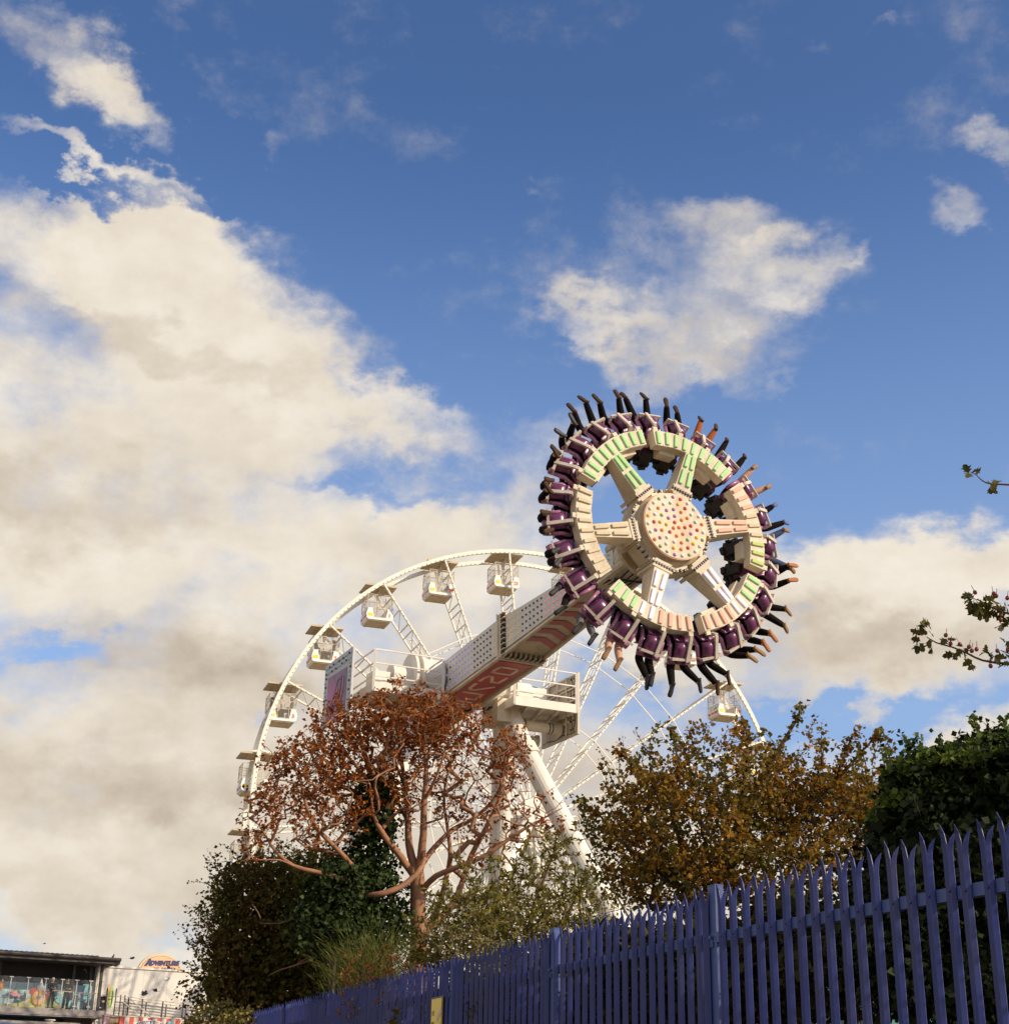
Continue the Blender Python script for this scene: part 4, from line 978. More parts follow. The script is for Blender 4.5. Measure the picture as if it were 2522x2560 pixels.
# ------------------------------------------------------------------ plants
from mathutils import noise as mnoise
class Ell:
    def __init__(s, px, py, dist, rpx, rpy, depth, w=1.0):
        s.c = at(px, py, dist); s.r = (rpx / FPX * dist, depth, rpy / FPX * dist); s.w = w
    def rel(s, p): q = p - s.c; return math.sqrt((q.x / s.r[0]) ** 2 + (q.y / s.r[1]) ** 2 + (q.z / s.r[2]) ** 2)
def rand_in(e, rg, lo=0.0):
    while True:
        q = V((rg.uniform(-1, 1), rg.uniform(-1, 1), rg.uniform(-1, 1)))
        if lo < q.length < 1: return e.c + V((q.x * e.r[0], q.y * e.r[1], q.z * e.r[2]))
class Plant:
    def __init__(s, seed): s.p = []; s.par = []; s.r = []; s.rg = random.Random(seed); s.tip = []
    def limb(s, pts, radii, start=None, step=.15):
        last = -1 if start is None else start
        pts = [V(p) for p in pts]
        # Catmull-Rom through the points
        n = len(pts); out = []
        for i in range(n - 1):
            p0, p1, p2, p3 = pts[max(i - 1, 0)], pts[i], pts[i + 1], pts[min(i + 2, n - 1)]
            k = max(2, int((p2 - p1).length / step))
            for j in range(k if i < n - 2 else k + 1):
                t = j / k; q = .5 * (2 * p1 + (p2 - p0) * t + (2 * p0 - 5 * p1 + 4 * p2 - p3) * t * t + (3 * p1 - p0 - 3 * p2 + p3) * t ** 3)
                rr = radii[i] * (1 - t) + radii[i + 1] * t
                out.append((q, rr))
        for q, rr in out:
            s.p.append(q); s.par.append(last); s.r.append(rr); last = len(s.p) - 1
        return last
    def nearest(s, q):
        a = np.array([tuple(x) for x in s.p]); d = np.linalg.norm(a - np.array(tuple(q)), axis=1); return int(d.argmin())
    def grow(s, targets, step=.14, bend=.25, up=.15, zpen=.8, maxr=None):
        pos = np.zeros((len(s.p) + len(targets) * 60, 3)); n = len(s.p)
        pos[:n] = [tuple(x) for x in s.p]
        for q in targets:
            qa = np.array(tuple(q)); dv = pos[:n] - qa; dist = np.linalg.norm(dv, axis=1) + zpen * np.maximum(0, dv[:, 2])
            i = int(dist.argmin()); a = V(pos[i]); L = (q - a).length
            if L < step * .5: continue
            k = max(1, int(L / step)); last = i
            d0 = (a - V(pos[s.par[i]])).normalized() if s.par[i] >= 0 else Z.copy()
            off = V((s.rg.gauss(0, 1), s.rg.gauss(0, 1), s.rg.gauss(0, 1))) * bend * L * .35
            mid = (a + q) / 2 + d0 * L * .18 + off + Z * (-up * L * .3)
            for j in range(1, k + 1):
                t = j / k; p = a * (1 - t) ** 2 + mid * 2 * t * (1 - t) + q * t * t
                p += V((s.rg.gauss(0, 1), s.rg.gauss(0, 1), s.rg.gauss(0, 1))) * step * .10
                if n >= len(pos): pos = np.vstack([pos, np.zeros_like(pos)])
                s.p.append(p); s.par.append(last); s.r.append(0); pos[n] = tuple(p); last = n; n += 1
            s.tip.append(last)
    def finish(s, r0=.004, e=2.5, cap=None):
        n = len(s.p); acc = [0.0] * n; ch = [[] for _ in range(n)]
        for i in range(n - 1, -1, -1):
            if s.par[i] >= 0: ch[s.par[i]].append(i)
        for i in range(n - 1, -1, -1):
            r = max(r0, acc[i] ** (1 / e)) if acc[i] > 0 else r0
            if cap and s.r[i] == 0: r = min(r, cap)
            if s.r[i] > 0: r = max(s.r[i], r0)
            s.r[i] = r
            if s.par[i] >= 0: acc[s.par[i]] += r ** e
        s.ch = ch
    def branch_mesh(s, mb, minr=0, noise=.0):
        n = len(s.p); done = set()
        starts = [i for i in range(n) if s.par[i] < 0]
        stack = list(starts)
        while stack:
            i = stack.pop(); chain = [i]; 
            first_par = s.par[i]
            while True:
                c = s.ch[chain[-1]]
                if not c: break
                c = sorted(c, key=lambda x: -s.r[x]); chain.append(c[0]); stack.extend(c[1:])
            pts = [s.p[k] for k in chain]; rr = [s.r[k] for k in chain]
            if first_par >= 0: pts = [s.p[first_par]] + pts; rr = [min(s.r[first_par], rr[0] * 1.15)] + rr
            if len(pts) < 2 or max(rr) < minr: continue
            big = max(rr); sides = 10 if big > .06 else (6 if big > .02 else (4 if big > .008 else 3))
            if noise: pts = [p + V((mnoise.noise(p * 9), mnoise.noise(p * 9 + V((7, 1, 3))), 0)) * noise * r for p, r in zip(pts, rr)]
            mb.tube(pts, rr, sides)
def leaf_object(name, leaves, m, parent, fold=.25):
    """leaves: list of (base, direction, normal, length, width)"""
    n = len(leaves); v = np.zeros((n * 4, 3)); inv = V(list(parent['_m'])[3::4][:3])
    for i, (b, d, nn, l, w) in enumerate(leaves):
        s = d.cross(nn)
        if s.length < 1e-4: s = d.cross(V((.3, .5, .8)))
        s.normalize(); n2 = s.cross(d); b = b - inv
        mid = b + d * l * .45 + n2 * (fold * w)
        v[4 * i] = b; v[4 * i + 1] = mid + s * w; v[4 * i + 2] = b + d * l; v[4 * i + 3] = mid - s * w
    me = bpy.data.meshes.new(name)
    me.vertices.add(n * 4); me.vertices.foreach_set('co', v.ravel())
    me.loops.add(n * 4); me.loops.foreach_set('vertex_index', np.arange(n * 4, dtype=np.int32))
    me.polygons.add(n); me.polygons.foreach_set('loop_start', np.arange(0, n * 4, 4, dtype=np.int32))
    me.update(calc_edges=True); me.materials.append(m)
    o = bpy.data.objects.new(name, me); COL.objects.link(o); o.parent = parent; o['_m'] = list(parent['_m'])
    return o
def rv(rg): 
    v = V((rg.gauss(0, 1), rg.gauss(0, 1), rg.gauss(0, 1))); return v.normalized()
def cluster(leaves, rg, p, d, k, spread, l, w, droop=.3, out=None):
    for _ in range(k):
        q = p + rv(rg) * spread * rg.random()
        dd = (d * .6 + rv(rg) + V((0, 0, -droop)) + (out * .6 if out else V((0, 0, 0)))).normalized()
        nn = (rv(rg) * .7 + Z * .6 + (out * .6 if out else V((0, 0, 0))))
        sc = rg.uniform(.6, 1.25); leaves.append((q, dd, nn, l * sc, w * sc))
def shell(ells, n, rg, l, w, freq=1.2, amp=.28, inner=.0, droop=.4, clump=3, cut=.80, deep=.25):
    L = []; ws = [e.w * (e.r[0] * e.r[2] + e.r[1] * e.r[2] + e.r[0] * e.r[1]) ** .9 for e in ells]
    tries = 0
    while len(L) < n and tries < n * 12:
        tries += 1; e = rg.choices(ells, ws)[0]; q = rv(rg)
        nz = mnoise.noise((e.c + V((q.x * e.r[0], q.y * e.r[1], q.z * e.r[2]))) * freq) + .5 * mnoise.noise((e.c + V((q.x * e.r[0], q.y * e.r[1], q.z * e.r[2]))) * freq * 3.1)
        rr = 1 + amp * nz - abs(rg.gauss(0, deep)) * (1 if rg.random() < .75 else 2)
        p = e.c + V((q.x * e.r[0], q.y * e.r[1], q.z * e.r[2])) * max(.15, rr)
        if any(o is not e and o.rel(p) < cut for o in ells): continue
        g = V((q.x / e.r[0], q.y / e.r[1], q.z / e.r[2])).normalized()
        cluster(L, rg, p, rv(rg), rg.randint(1, clump), l * 1.6, l, w, droop, g)
    return L
BARK = mat('pinkish_beech_bark', (.32, .145, .068), .8, var=.22, scale=9, bump=.4, dirt=(.07, .05, .035), dirt_amt=.6)
DKBARK = mat('dark_bark', (.06, .04, .025), .9, var=.3, scale=9, bump=.3)
TWIG = mat('reddish_twig_bark', (.12, .06, .03), .8, var=.25, scale=12)
# --- the beech with dead brown leaves
LB = leaf_mat('dead_beech_leaf', [(.13, .032, .008), (.23, .058, .010), (.33, .092, .014), (.44, .15, .026), (.18, .046, .010)], .4)
BD = 27.0
def bp_(px, py, dz=0): return at(px, py, BD + dz)
beech = thing('beech_tree', 'many stemmed beech with pinkish bark and dead brown leaves before the ride tower', 'tree', (bp_(1045, 2480).x, bp_(1045, 2480).y, 0))
pl = Plant(5)
base = bp_(1046, 2400)
t0 = pl.limb([V((base.x, base.y, .0)), bp_(1046, 2420), bp_(1047, 2310), bp_(1044, 2230), bp_(1040, 2180)], [.19, .165, .145, .14, .13])
LIMBS = [
 ([(1040, 2180, 0), (1022, 2110, .1), (1020, 2030, .2), (1010, 1950, .3), (1000, 1870, .3), (985, 1790, .4)], [.085, .07, .055, .042, .03, .012]),
 ([(1044, 2190, 0), (1056, 2110, -.1), (1060, 2010, -.2), (1066, 1920, -.1), (1060, 1830, 0), (1085, 1755, .1)], [.085, .07, .055, .042, .028, .012]),
 ([(1036, 2190, 0), (1000, 2140, -.2), (968, 2100, -.4), (952, 2075, -.5), (935, 2040, -.5), (925, 1960, -.4)], [.075, .062, .055, .05, .03, .014]),
 ([(1060, 2120, 0), (1056, 2165, -.4), (1020, 2205, -.6), (985, 2225, -.7), (945, 2236, -.7), (905, 2240, -.5)], [.04, .048, .052, .054, .052, .04]),
 ([(1048, 2170, 0), (1085, 2120, .3), (1130, 2075, .5), (1185, 2045, .6), (1240, 1990, .5), (1270, 1900, .5), (1290, 1820, .4)], [.06, .05, .044, .036, .028, .02, .01]),
 ([(1052, 2230, 0), (1090, 2190, -.3), (1150, 2165, -.5), (1220, 2135, -.6), (1290, 2085, -.6), (1360, 2045, -.5), (1405, 2020, -.4)], [.06, .052, .046, .04, .032, .02, .008]),
 ([(1050, 2330, 0), (1085, 2290, .4), (1110, 2220, .6), (1125, 2140, .7), (1120, 2080, .7), (1110, 1990, .7), (1130, 1880, .6)], [.07, .06, .05, .042, .034, .024, .012]),
 ([(1055, 2340, 0), (1120, 2275, .2), (1150, 2220, .3), (1178, 2140, .3), (1215, 2070, .2), (1250, 1990, .2), (1262, 1900, .2), (1275, 1840, .1)], [.075, .062, .056, .05, .044, .036, .026, .012]),
 ([(1120, 2275, .2), (1180, 2250, .0), (1235, 2225, -.2), (1290, 2180, -.3)], [.04, .034, .026, .012]),
 ([(1010, 1960, .3), (985, 1900, -.1), (960, 1850, -.3), (940, 1800, -.4), (915, 1760, -.5)], [.035, .028, .022, .016, .008]),
 ([(1062, 2000, -.2), (1095, 1930, -.5), (1120, 1860, -.6), (1170, 1790, -.6)], [.034, .026, .02, .008]),
 ([(1022, 2060, .2), (985, 1990, .5), (940, 1930, .7), (900, 1860, .8), (870, 1790, .8)], [.036, .03, .024, .018, .008]),
]
for pts, rr in LIMBS:
    w = [bp_(*p) for p in pts]; pl.limb(w, rr, pl.nearest(w[0]))
# second, ivy-grown stem left of the trunk and its long limbs
w2 = [V((bp_(915, 2480).x, bp_(915, 2480).y + .3, 0)), bp_(918, 2420, .3), bp_(915, 2280, .2), bp_(925, 2150, .3), bp_(940, 2040, .3), bp_(930, 1950, .3), bp_(905, 1860, .2), bp_(890, 1780, .2)]
pl.limb(w2, [.13, .12, .11, .095, .08, .06, .035, .012])
LIMB2 = [
 ([(915, 2250, .2), (890, 2180, -.5), (850, 2130, -.8), (805, 2085, -.9), (775, 2040, -.9), (760, 1990, -.9), (752, 1955, -.9)], [.05, .048, .044, .04, .034, .028, .02]),
 ([(915, 2280, .2), (890, 2220, -.8), (850, 2195, -1.0), (790, 2180, -1.0), (735, 2165, -1.0), (690, 2130, -1.0), (665, 2090, -.9), (645, 2060, -.9)], [.05, .046, .042, .042, .036, .028, .018, .008]),
 ([(760, 1995, -.9), (735, 1960, -1.0), (700, 1950, -1.0), (670, 1955, -1.0)], [.02, .016, .012, .006]),
 ([(940, 2030, .3), (890, 1980, .1), (840, 1960, -.1), (800, 1920, -.2), (775, 1880, -.3), (760, 1850, -.3)], [.05, .042, .036, .028, .018, .008]),
 ([(935, 1970, .3), (895, 1920, -.3), (855, 1870, -.5), (835, 1820, -.5), (820, 1780, -.5)], [.04, .032, .026, .018, .008]),
 ([(890, 1985, .1), (830, 1990, -.5), (780, 1960, -.6), (740, 1920, -.6), (720, 1890, -.6)], [.028, .024, .02, .014, .006]),
 ([(735, 2165, -1), (700, 2150, -1.2), (650, 2150, -1.2), (610, 2148, -1.2)], [.02, .016, .012, .005]),
 ([(930, 1960, .3), (960, 1890, -.4), (975, 1830, -.6), (1000, 1760, -.6)], [.03, .024, .018, .006]),
]
for pts, rr in LIMB2:
    w = [bp_(*p) for p in pts]; pl.limb(w, rr, pl.nearest(w[0]))
E_B = [(Ell(890, 1830, BD, 120, 95, 1.0), 1.0, 70), (Ell(1010, 1800, BD, 130, 85, 1.0), 1.0, 75), (Ell(1120, 1820, BD, 95, 80, .9), .8, 50), (Ell(770, 1920, BD - .5, 110, 85, 1.0), .9, 60), (Ell(900, 1960, BD - .3, 140, 110, 1.1), .85, 70),
       (Ell(1050, 1950, BD, 120, 110, 1.1), .22, 50), (Ell(1180, 1960, BD + .3, 110, 130, 1.0), .16, 50), (Ell(1275, 1890, BD + .2, 50, 80, .8), .45, 30), (Ell(1290, 2030, BD - .3, 90, 80, .9), .10, 26), (Ell(685, 2010, BD - .9, 75, 60, .7), .5, 24),
       (Ell(640, 2110, BD - .9, 50, 35, .6), .3, 12), (Ell(1370, 2040, BD - .4, 40, 50, .6), .3, 8), (Ell(1190, 2120, BD, 100, 60, .8), .06, 20), (Ell(800, 2070, BD - .8, 80, 60, .7), .10, 20)]
tg = []; dens = {}
for e, dn, k in E_B:
    for _ in range(int(k * 3.2)): q = rand_in(e, pl.rg); tg.append(q); dens[tuple(q)] = dn
pl.rg.shuffle(tg); tg.sort(key=lambda q: q.z)
n0 = len(pl.p); pl.grow(tg, .13, .14, .85, 1.3)
n1 = len(pl.p)
# second order twiglets
tw = []
for i in range(n0, n1):
    if pl.rg.random() < .55: tw.append(pl.p[i] + (rv(pl.rg) + Z * .25) * pl.rg.uniform(.12, .32))
pl.grow(tw, .09, .3, .1, .2)
pl.finish(.0062, 2.2, cap=.05)
m = MB(); pl.branch_mesh(m, noise=.25); m.build('trunk', BARK, beech, smooth=True)
L = []
ea = [(e, dn) for e, dn, k in E_B]
for i in range(n0, len(pl.p)):
    if pl.r[i] < .012:
        p = pl.p[i]; dn = max([dn * max(0, 1.3 - e.rel(p)) for e, dn in ea])
        dn *= .45 + .9 * max(0, mnoise.noise(p * 1.7) + .35)
        if len(pl.ch[i]) == 0 and pl.rg.random() < dn * 9 or pl.rg.random() < dn * 1.5:
            d = (p - pl.p[pl.par[i]]).normalized(); cluster(L, pl.rg, p, d, pl.rg.randint(5, 10), .11, .080, .029, .45)
leaf_object('crown', L, LB, beech, .5)
print('beech leaves', len(L), 'nodes', len(pl.p))
# --- ivy climbing the second stem
LIVY = leaf_mat('glossy_ivy_leaf', [(.012, .020, .006), (.025, .040, .010), (.040, .060, .014), (.018, .030, .008), (.06, .085, .02)], .15, .5)
def shoots(L, rg, ells, n, lo, hi, l, w, k=3, upward=.5, mb=None, side=-1):
    for _ in range(n):
        e = rg.choices(ells, [e.r[0] * e.r[2] for e in ells])[0]; q = rv(rg)
        if q.z < -.2: q.z = -q.z
        a = e.c + V((q.x * e.r[0], q.y * e.r[1], q.z * e.r[2])) * .9
        if any(o is not e and o.rel(a) < .85 for o in ells): continue
        d = (V((q.x / e.r[0], q.y / e.r[1], q.z / e.r[2])).normalized() + Z * upward + rv(rg) * .4).normalized(); ln = rg.uniform(lo, hi); pts = [a]
        for j in range(8):
            d = (d + rv(rg) * .12 - Z * .03).normalized(); pts.append(pts[-1] + d * ln / 8)
            cluster(L, rg, pts[-1], d, k, .05, l * (1.1 - j * .06), w * (1.1 - j * .06), .1)
        if mb: mb.tube(pts, [.008 - .0008 * j for j in range(9)], 3)
def bushy(name, label, cat, ells, n, l, w, lm, seed, ntg=60, stems=4, freq=1.2, amp=.28, clump=3, twig_m=None, cut=.8, deep=.22, group=None, twig_r=.004, extra=None, inner=0, shoot=None):
    rg = random.Random(seed); c = sum((e.c for e in ells), V((0, 0, 0))) / len(ells)
    t = thing(name, label, cat, (c.x, c.y, 0), group)
    p = Plant(seed)
    for k in range(stems):
        e = ells[k % len(ells)]; b = V((c.x * .4 + e.c.x * .6 + rg.uniform(-.3, .3), c.y * .4 + e.c.y * .6 + rg.uniform(-.2, .2), .05))
        p.limb([b, b * .5 + V((e.c.x, e.c.y, e.c.z * .6)) * .5 + V((0, 0, .2)), e.c], [.05, .04, .02])
    tg = [rand_in(rg.choices(ells, [e.r[0] * e.r[2] for e in ells])[0], rg, .35) for _ in range(ntg)]
    tg.sort(key=lambda q: q.z); p.grow(tg, .15, .3, .1, .6); p.finish(twig_r, 2.5, cap=.03)
    mb = MB(); p.branch_mesh(mb)
    L = shell(ells, n, rg, l, w, freq, amp, clump=clump, cut=cut, deep=deep)
    if shoot: shoots(L, rg, ells, *shoot, mb=mb)
    mb.build('stems', twig_m or DKBARK, t, smooth=True)
    for _ in range(inner):
        e = rg.choices(ells, [e.r[0] * e.r[1] * e.r[2] for e in ells])[0]; q = rand_in(e, rg); q = e.c + (q - e.c) * .88
        L.append((q, rv(rg), rv(rg), l * 2.0, w * 2.0))
    if extra: extra(L, rg, p)
    leaf_object('foliage', L, lm, t, .3)
    return t, p
bushy('climbing_ivy', 'dark green ivy wrapped thickly round the stem left of the beech trunk', 'ivy', [Ell(850, 2215, BD - .8, 72, 62, .4), Ell(830, 2300, BD - .8, 90, 80, .5), Ell(935, 2060, BD - .1, 62, 90, .42), Ell(915, 2180, BD - .1, 78, 100, .5), Ell(930, 2300, BD - .1, 95, 110, .55), Ell(945, 1985, BD - .1, 50, 50, .35), Ell(890, 2260, BD - .1, 90, 110, .5)], 8500, .085, .04, LIVY, 21, 60, 2, 2.6, .6, deep=.22, inner=900)
# --- dark hedge at the left
LHEDGE = leaf_mat('dark_hedge_leaf', [(.035, .034, .006), (.08, .075, .012), (.13, .11, .018), (.05, .046, .009), (.25, .20, .045)], .4, .6, [(.05, .03, .008), (.13, .08, .02), (.24, .15, .04)], 1.2)
HD = 29.0
def sprigs(specs, l, w, k=3):
    def f(L, rg, p):
        for pts in specs:
            W = [at(*q) for q in pts]
            for a, b in zip(W[:-1], W[1:]):
                for t in np.linspace(0, 1, max(2, int((b - a).length / .07))):
                    cluster(L, rg, a.lerp(b, t), (b - a).normalized(), k, .09, l, w, .3)
    return f
bushy('dark_hedge', 'large dark green hedge mass at the left end of the blue fence', 'hedge',
      [Ell(640, 2420, HD, 150, 150, 1.3), Ell(605, 2330, HD, 90, 120, 1.1), Ell(580, 2240, HD, 58, 85, .8), Ell(720, 2280, HD, 120, 140, 1.2), Ell(800, 2380, HD - .5, 140, 150, 1.2), Ell(690, 2500, HD, 170, 110, 1.2), Ell(590, 2440, HD, 75, 90, .9), Ell(860, 2440, HD - 1, 120, 110, 1.0), Ell(780, 2190, HD + .6, 110, 80, .8), Ell(640, 2190, HD + .3, 80, 60, .7), Ell(900, 2500, HD - 1.5, 120, 80, 1.0)],
      24000, .066, .029, LHEDGE, 33, 120, 8, 1.7, .62, cut=.72, deep=.28, inner=9000, shoot=(170, .25, .75, .062, .028, 3, .6),
      extra=sprigs([[(545, 2230, HD), (520, 2170, HD), (512, 2135, HD)], [(530, 2300, HD), (500, 2260, HD), (492, 2235, HD)], [(560, 2190, HD), (548, 2140, HD), (552, 2115, HD)], [(520, 2370, HD), (495, 2350, HD), (488, 2340, HD)], [(515, 2440, HD), (500, 2470, HD), (490, 2500, HD)], [(530, 2450, HD), (515, 2490, HD), (512, 2520, HD)], [(600, 2170, HD), (600, 2120, HD), (610, 2095, HD)], [(505, 2400, HD), (492, 2420, HD)], [(650, 2140, HD), (650, 2090, HD)]], .075, .034))
# bare pinkish dead boughs hanging in front of the hedge
DBARK = mat('bare_dead_branch', (.22, .12, .07), .8, var=.25, scale=10)
t = thing('dead_branch', 'bare reddish broken branch hanging in the dark hedge', 'branch', (at(800, 2300, HD - 1.6).x, at(800, 2300, HD - 1.6).y, 0))
p = Plant(8)
for pts, rr in (([(840, 2380, HD - 1.4), (815, 2330, HD - 1.6), (805, 2270, HD - 1.7), (790, 2230, HD - 1.7), (770, 2215, HD - 1.6)], [.03, .026, .02, .012, .006]), ([(845, 2355, HD - 1.3), (800, 2390, HD - 1.6), (750, 2410, HD - 1.7), (700, 2425, HD - 1.7), (670, 2440, HD - 1.7)], [.022, .02, .017, .012, .005]), ([(850, 2400, HD - 1.4), (800, 2395, HD - 1.6), (770, 2395, HD - 1.7), (740, 2412, HD - 1.7)], [.013, .013, .011, .006]), ([(660, 2308, HD - 1.6), (700, 2308, HD - 1.7), (740, 2290, HD - 1.7), (770, 2250, HD - 1.7), (790, 2225, HD - 1.7)], [.008, .010, .009, .007, .004]), ([(655, 2305, HD - 1.6), (645, 2280, HD - 1.6), (630, 2260, HD - 1.6)], [.012, .01, .005])):
    p.limb([at(*q) for q in pts], rr)
p.finish(.005); m = MB(); p.branch_mesh(m, noise=.3); m.build('bough', DBARK, t, smooth=True)
# --- broom: a fan of green rods
LBROOM = leaf_mat('broom_rod', [(.05, .07, .012), (.09, .11, .02), (.14, .14, .03), (.20, .17, .05)], .2)
rg = random.Random(9); c = at(925, 2470, 21.5)
t = thing('broom_shrub', 'rush like bright green broom bush in front of the beech trunk', 'shrub', (c.x, c.y, 0))
L = []
for _ in range(1300):
    a = V((rg.gauss(0, .55), rg.gauss(0, .3), 1.0)).normalized(); b = V((c.x + rg.gauss(0, .22), c.y + rg.gauss(0, .2), c.z - .2 + rg.uniform(-.3, .35))); q = b
    l = rg.uniform(.45, 1.0) * .27
    for k in range(4):
        d = (a + V((a.x * .25 * k, a.y * .2 * k, -.10 * k)) + rv(rg) * .07).normalized(); L.append((q, d, rv(rg), l * 1.05, .0055 - .0009 * k)); q = q + d * l
leaf_object('rods', L, LBROOM, t, .1)
m = MB()
for _ in range(26): b = V((c.x + rg.gauss(0, .12), c.y + rg.gauss(0, .1), .2)); m.tube([b, V((c.x + rg.gauss(0, .25), c.y + rg.gauss(0, .2), c.z + .2))], [.02, .008], 5)
m.build('stems', DKBARK, t)
# --- sea buckthorn: thin twigs with narrow olive leaves
LSEA = leaf_mat('olive_linear_leaf', [(.07, .068, .010), (.14, .125, .018), (.23, .19, .032), (.12, .08, .012)], .25)
def sparse(name, label, cat, ells, ntg, l, w, lm, seed, stems, per=5, twm=None, step=.11, r0=.0035, spread=.05, group=None, upw=.5, leafr=.012, twiglet=.25, tl=(.1, .3), fill=0, shoot=None):
    rg = random.Random(seed); c = sum((e.c for e in ells), V((0, 0, 0))) / len(ells); t = thing(name, label, cat, (c.x, c.y, 0), group); p = Plant(seed)
    for s in stems:
        W = [at(*q[:3]) for q in s[0]]; p.limb(W, s[1], None if not p.p or s[2] else p.nearest(W[0]))
    n0 = len(p.p)
    tg = [rand_in(rg.choices(ells, [e.w * e.r[0] * e.r[2] for e in ells])[0], rg, .2) for _ in range(ntg)]
    tg.sort(key=lambda q: q.z); p.grow(tg, step, .3, .2, .7)
    n1 = len(p.p); p.grow([p.p[i] + (rv(rg) + Z * upw) * rg.uniform(*tl) for i in range(n0, n1) if rg.random() < twiglet], step * .7, .2, .1, .1)
    p.finish(r0, 2.5, cap=.03); mb = MB(); p.branch_mesh(mb, noise=.2); L = []
    if shoot: shoots(L, rg, ells, *shoot, mb=mb)
    mb.build('stems', twm or TWIG, t, smooth=True)
    for s in stems:
        W = [at(*q[:3]) for q in s[0]]
        for a, b, r_ in zip(W[:-1], W[1:], s[1][1:]):
            if r_ < .015:
                for tt in np.linspace(0, 1, 8): cluster(L, rg, a.lerp(b, tt), (b - a).normalized(), per, spread, l, w, .1)
    for i in range(n0, len(p.p)):
        if p.r[i] < leafr:
            d = (p.p[i] - p.p[p.par[i]]).normalized(); cluster(L, rg, p.p[i], d, rg.randint(max(1, per - 2), per + 1), spread, l, w, .1)
    k = 0
    while k < fill:
        e = rg.choices(ells, [e.r[0] * e.r[2] for e in ells])[0]; q = rand_in(e, rg)
        if mnoise.noise(q * 2.2) + .5 * mnoise.noise(q * 5) < .0 + .35 * max(0, e.rel(q) - .6): continue
        cluster(L, rg, q, rv(rg), 3, .06, l, w, .1); k += 3
    leaf_object('foliage', L, lm, t, .3); print(name, len(L)); return t, p
SD = 19.0
sparse('sea_buckthorn', 'thin olive green buckthorn bush with narrow leaves between beech and hawthorn', 'shrub',
       [Ell(1290, 2240, SD, 150, 100, 1.0, .45), Ell(1380, 2180, SD, 100, 100, .9, .4), Ell(1180, 2300, SD - .5, 120, 80, .9, 1.2), Ell(1440, 2280, SD - 1, 100, 80, .9, .6), Ell(1300, 2340, SD - 1, 170, 70, .9, 1.5), Ell(1130, 2370, SD - .5, 110, 60, .8, 1.3)],
       800, .080, .0145, LSEA, 41, [([(1330, 2560, SD), (1310, 2400, SD), (1330, 2280, SD), (1370, 2170, SD), (1395, 2110, SD)], [.04, .032, .024, .016, .006], 1), ([(1330, 2480, SD), (1400, 2330, SD - .4), (1440, 2240, SD - .5), (1475, 2170, SD - .5)], [.03, .024, .016, .006], 0), ([(1200, 2560, SD - .5), (1180, 2400, SD - .5), (1200, 2290, SD - .4), (1230, 2210, SD - .3)], [.035, .026, .018, .006], 1)], 8, TWIG, .10, .0035, .06, twiglet=.5)
LSEA2 = leaf_mat('pale_silver_leaf', [(.14, .125, .04), (.22, .19, .065), (.31, .265, .10)], .25)
sparse('silver_shrub', 'pale silvery leaved low shrub leaning on the spikes of the fence', 'shrub', [Ell(1170, 2370, 17.0, 80, 42, .6), Ell(1260, 2395, 16.0, 60, 38, .5), Ell(1110, 2340, 17.6, 50, 30, .5)], 110, .07, .009, LSEA2, 43, [([(1190, 2600, 17), (1180, 2480, 17), (1175, 2390, 17)], [.02, .016, .006], 1)], 6, TWIG, .10, .003, .05)
LOR = leaf_mat('orange_autumn_leaf', [(.16, .05, .01), (.30, .10, .015), (.42, .17, .025), (.10, .06, .015)], .35)
sparse('orange_shrub', 'low shrub with small orange autumn leaves behind the middle of the fence', 'shrub', [Ell(1010, 2420, 19.5, 100, 50, .6), Ell(920, 2460, 20.5, 80, 50, .6), Ell(1050, 2490, 18.5, 130, 70, .6), Ell(960, 2540, 19.5, 120, 50, .6)], 220, .045, .02, LOR, 44, [([(1020, 2640, 19.5), (1015, 2520, 19.5), (1010, 2430, 19.5)], [.03, .02, .008], 1), ([(930, 2640, 20.5), (925, 2540, 20.5), (920, 2470, 20.5)], [.03, .02, .008], 1)], 5, TWIG, .10, .0035, .06)
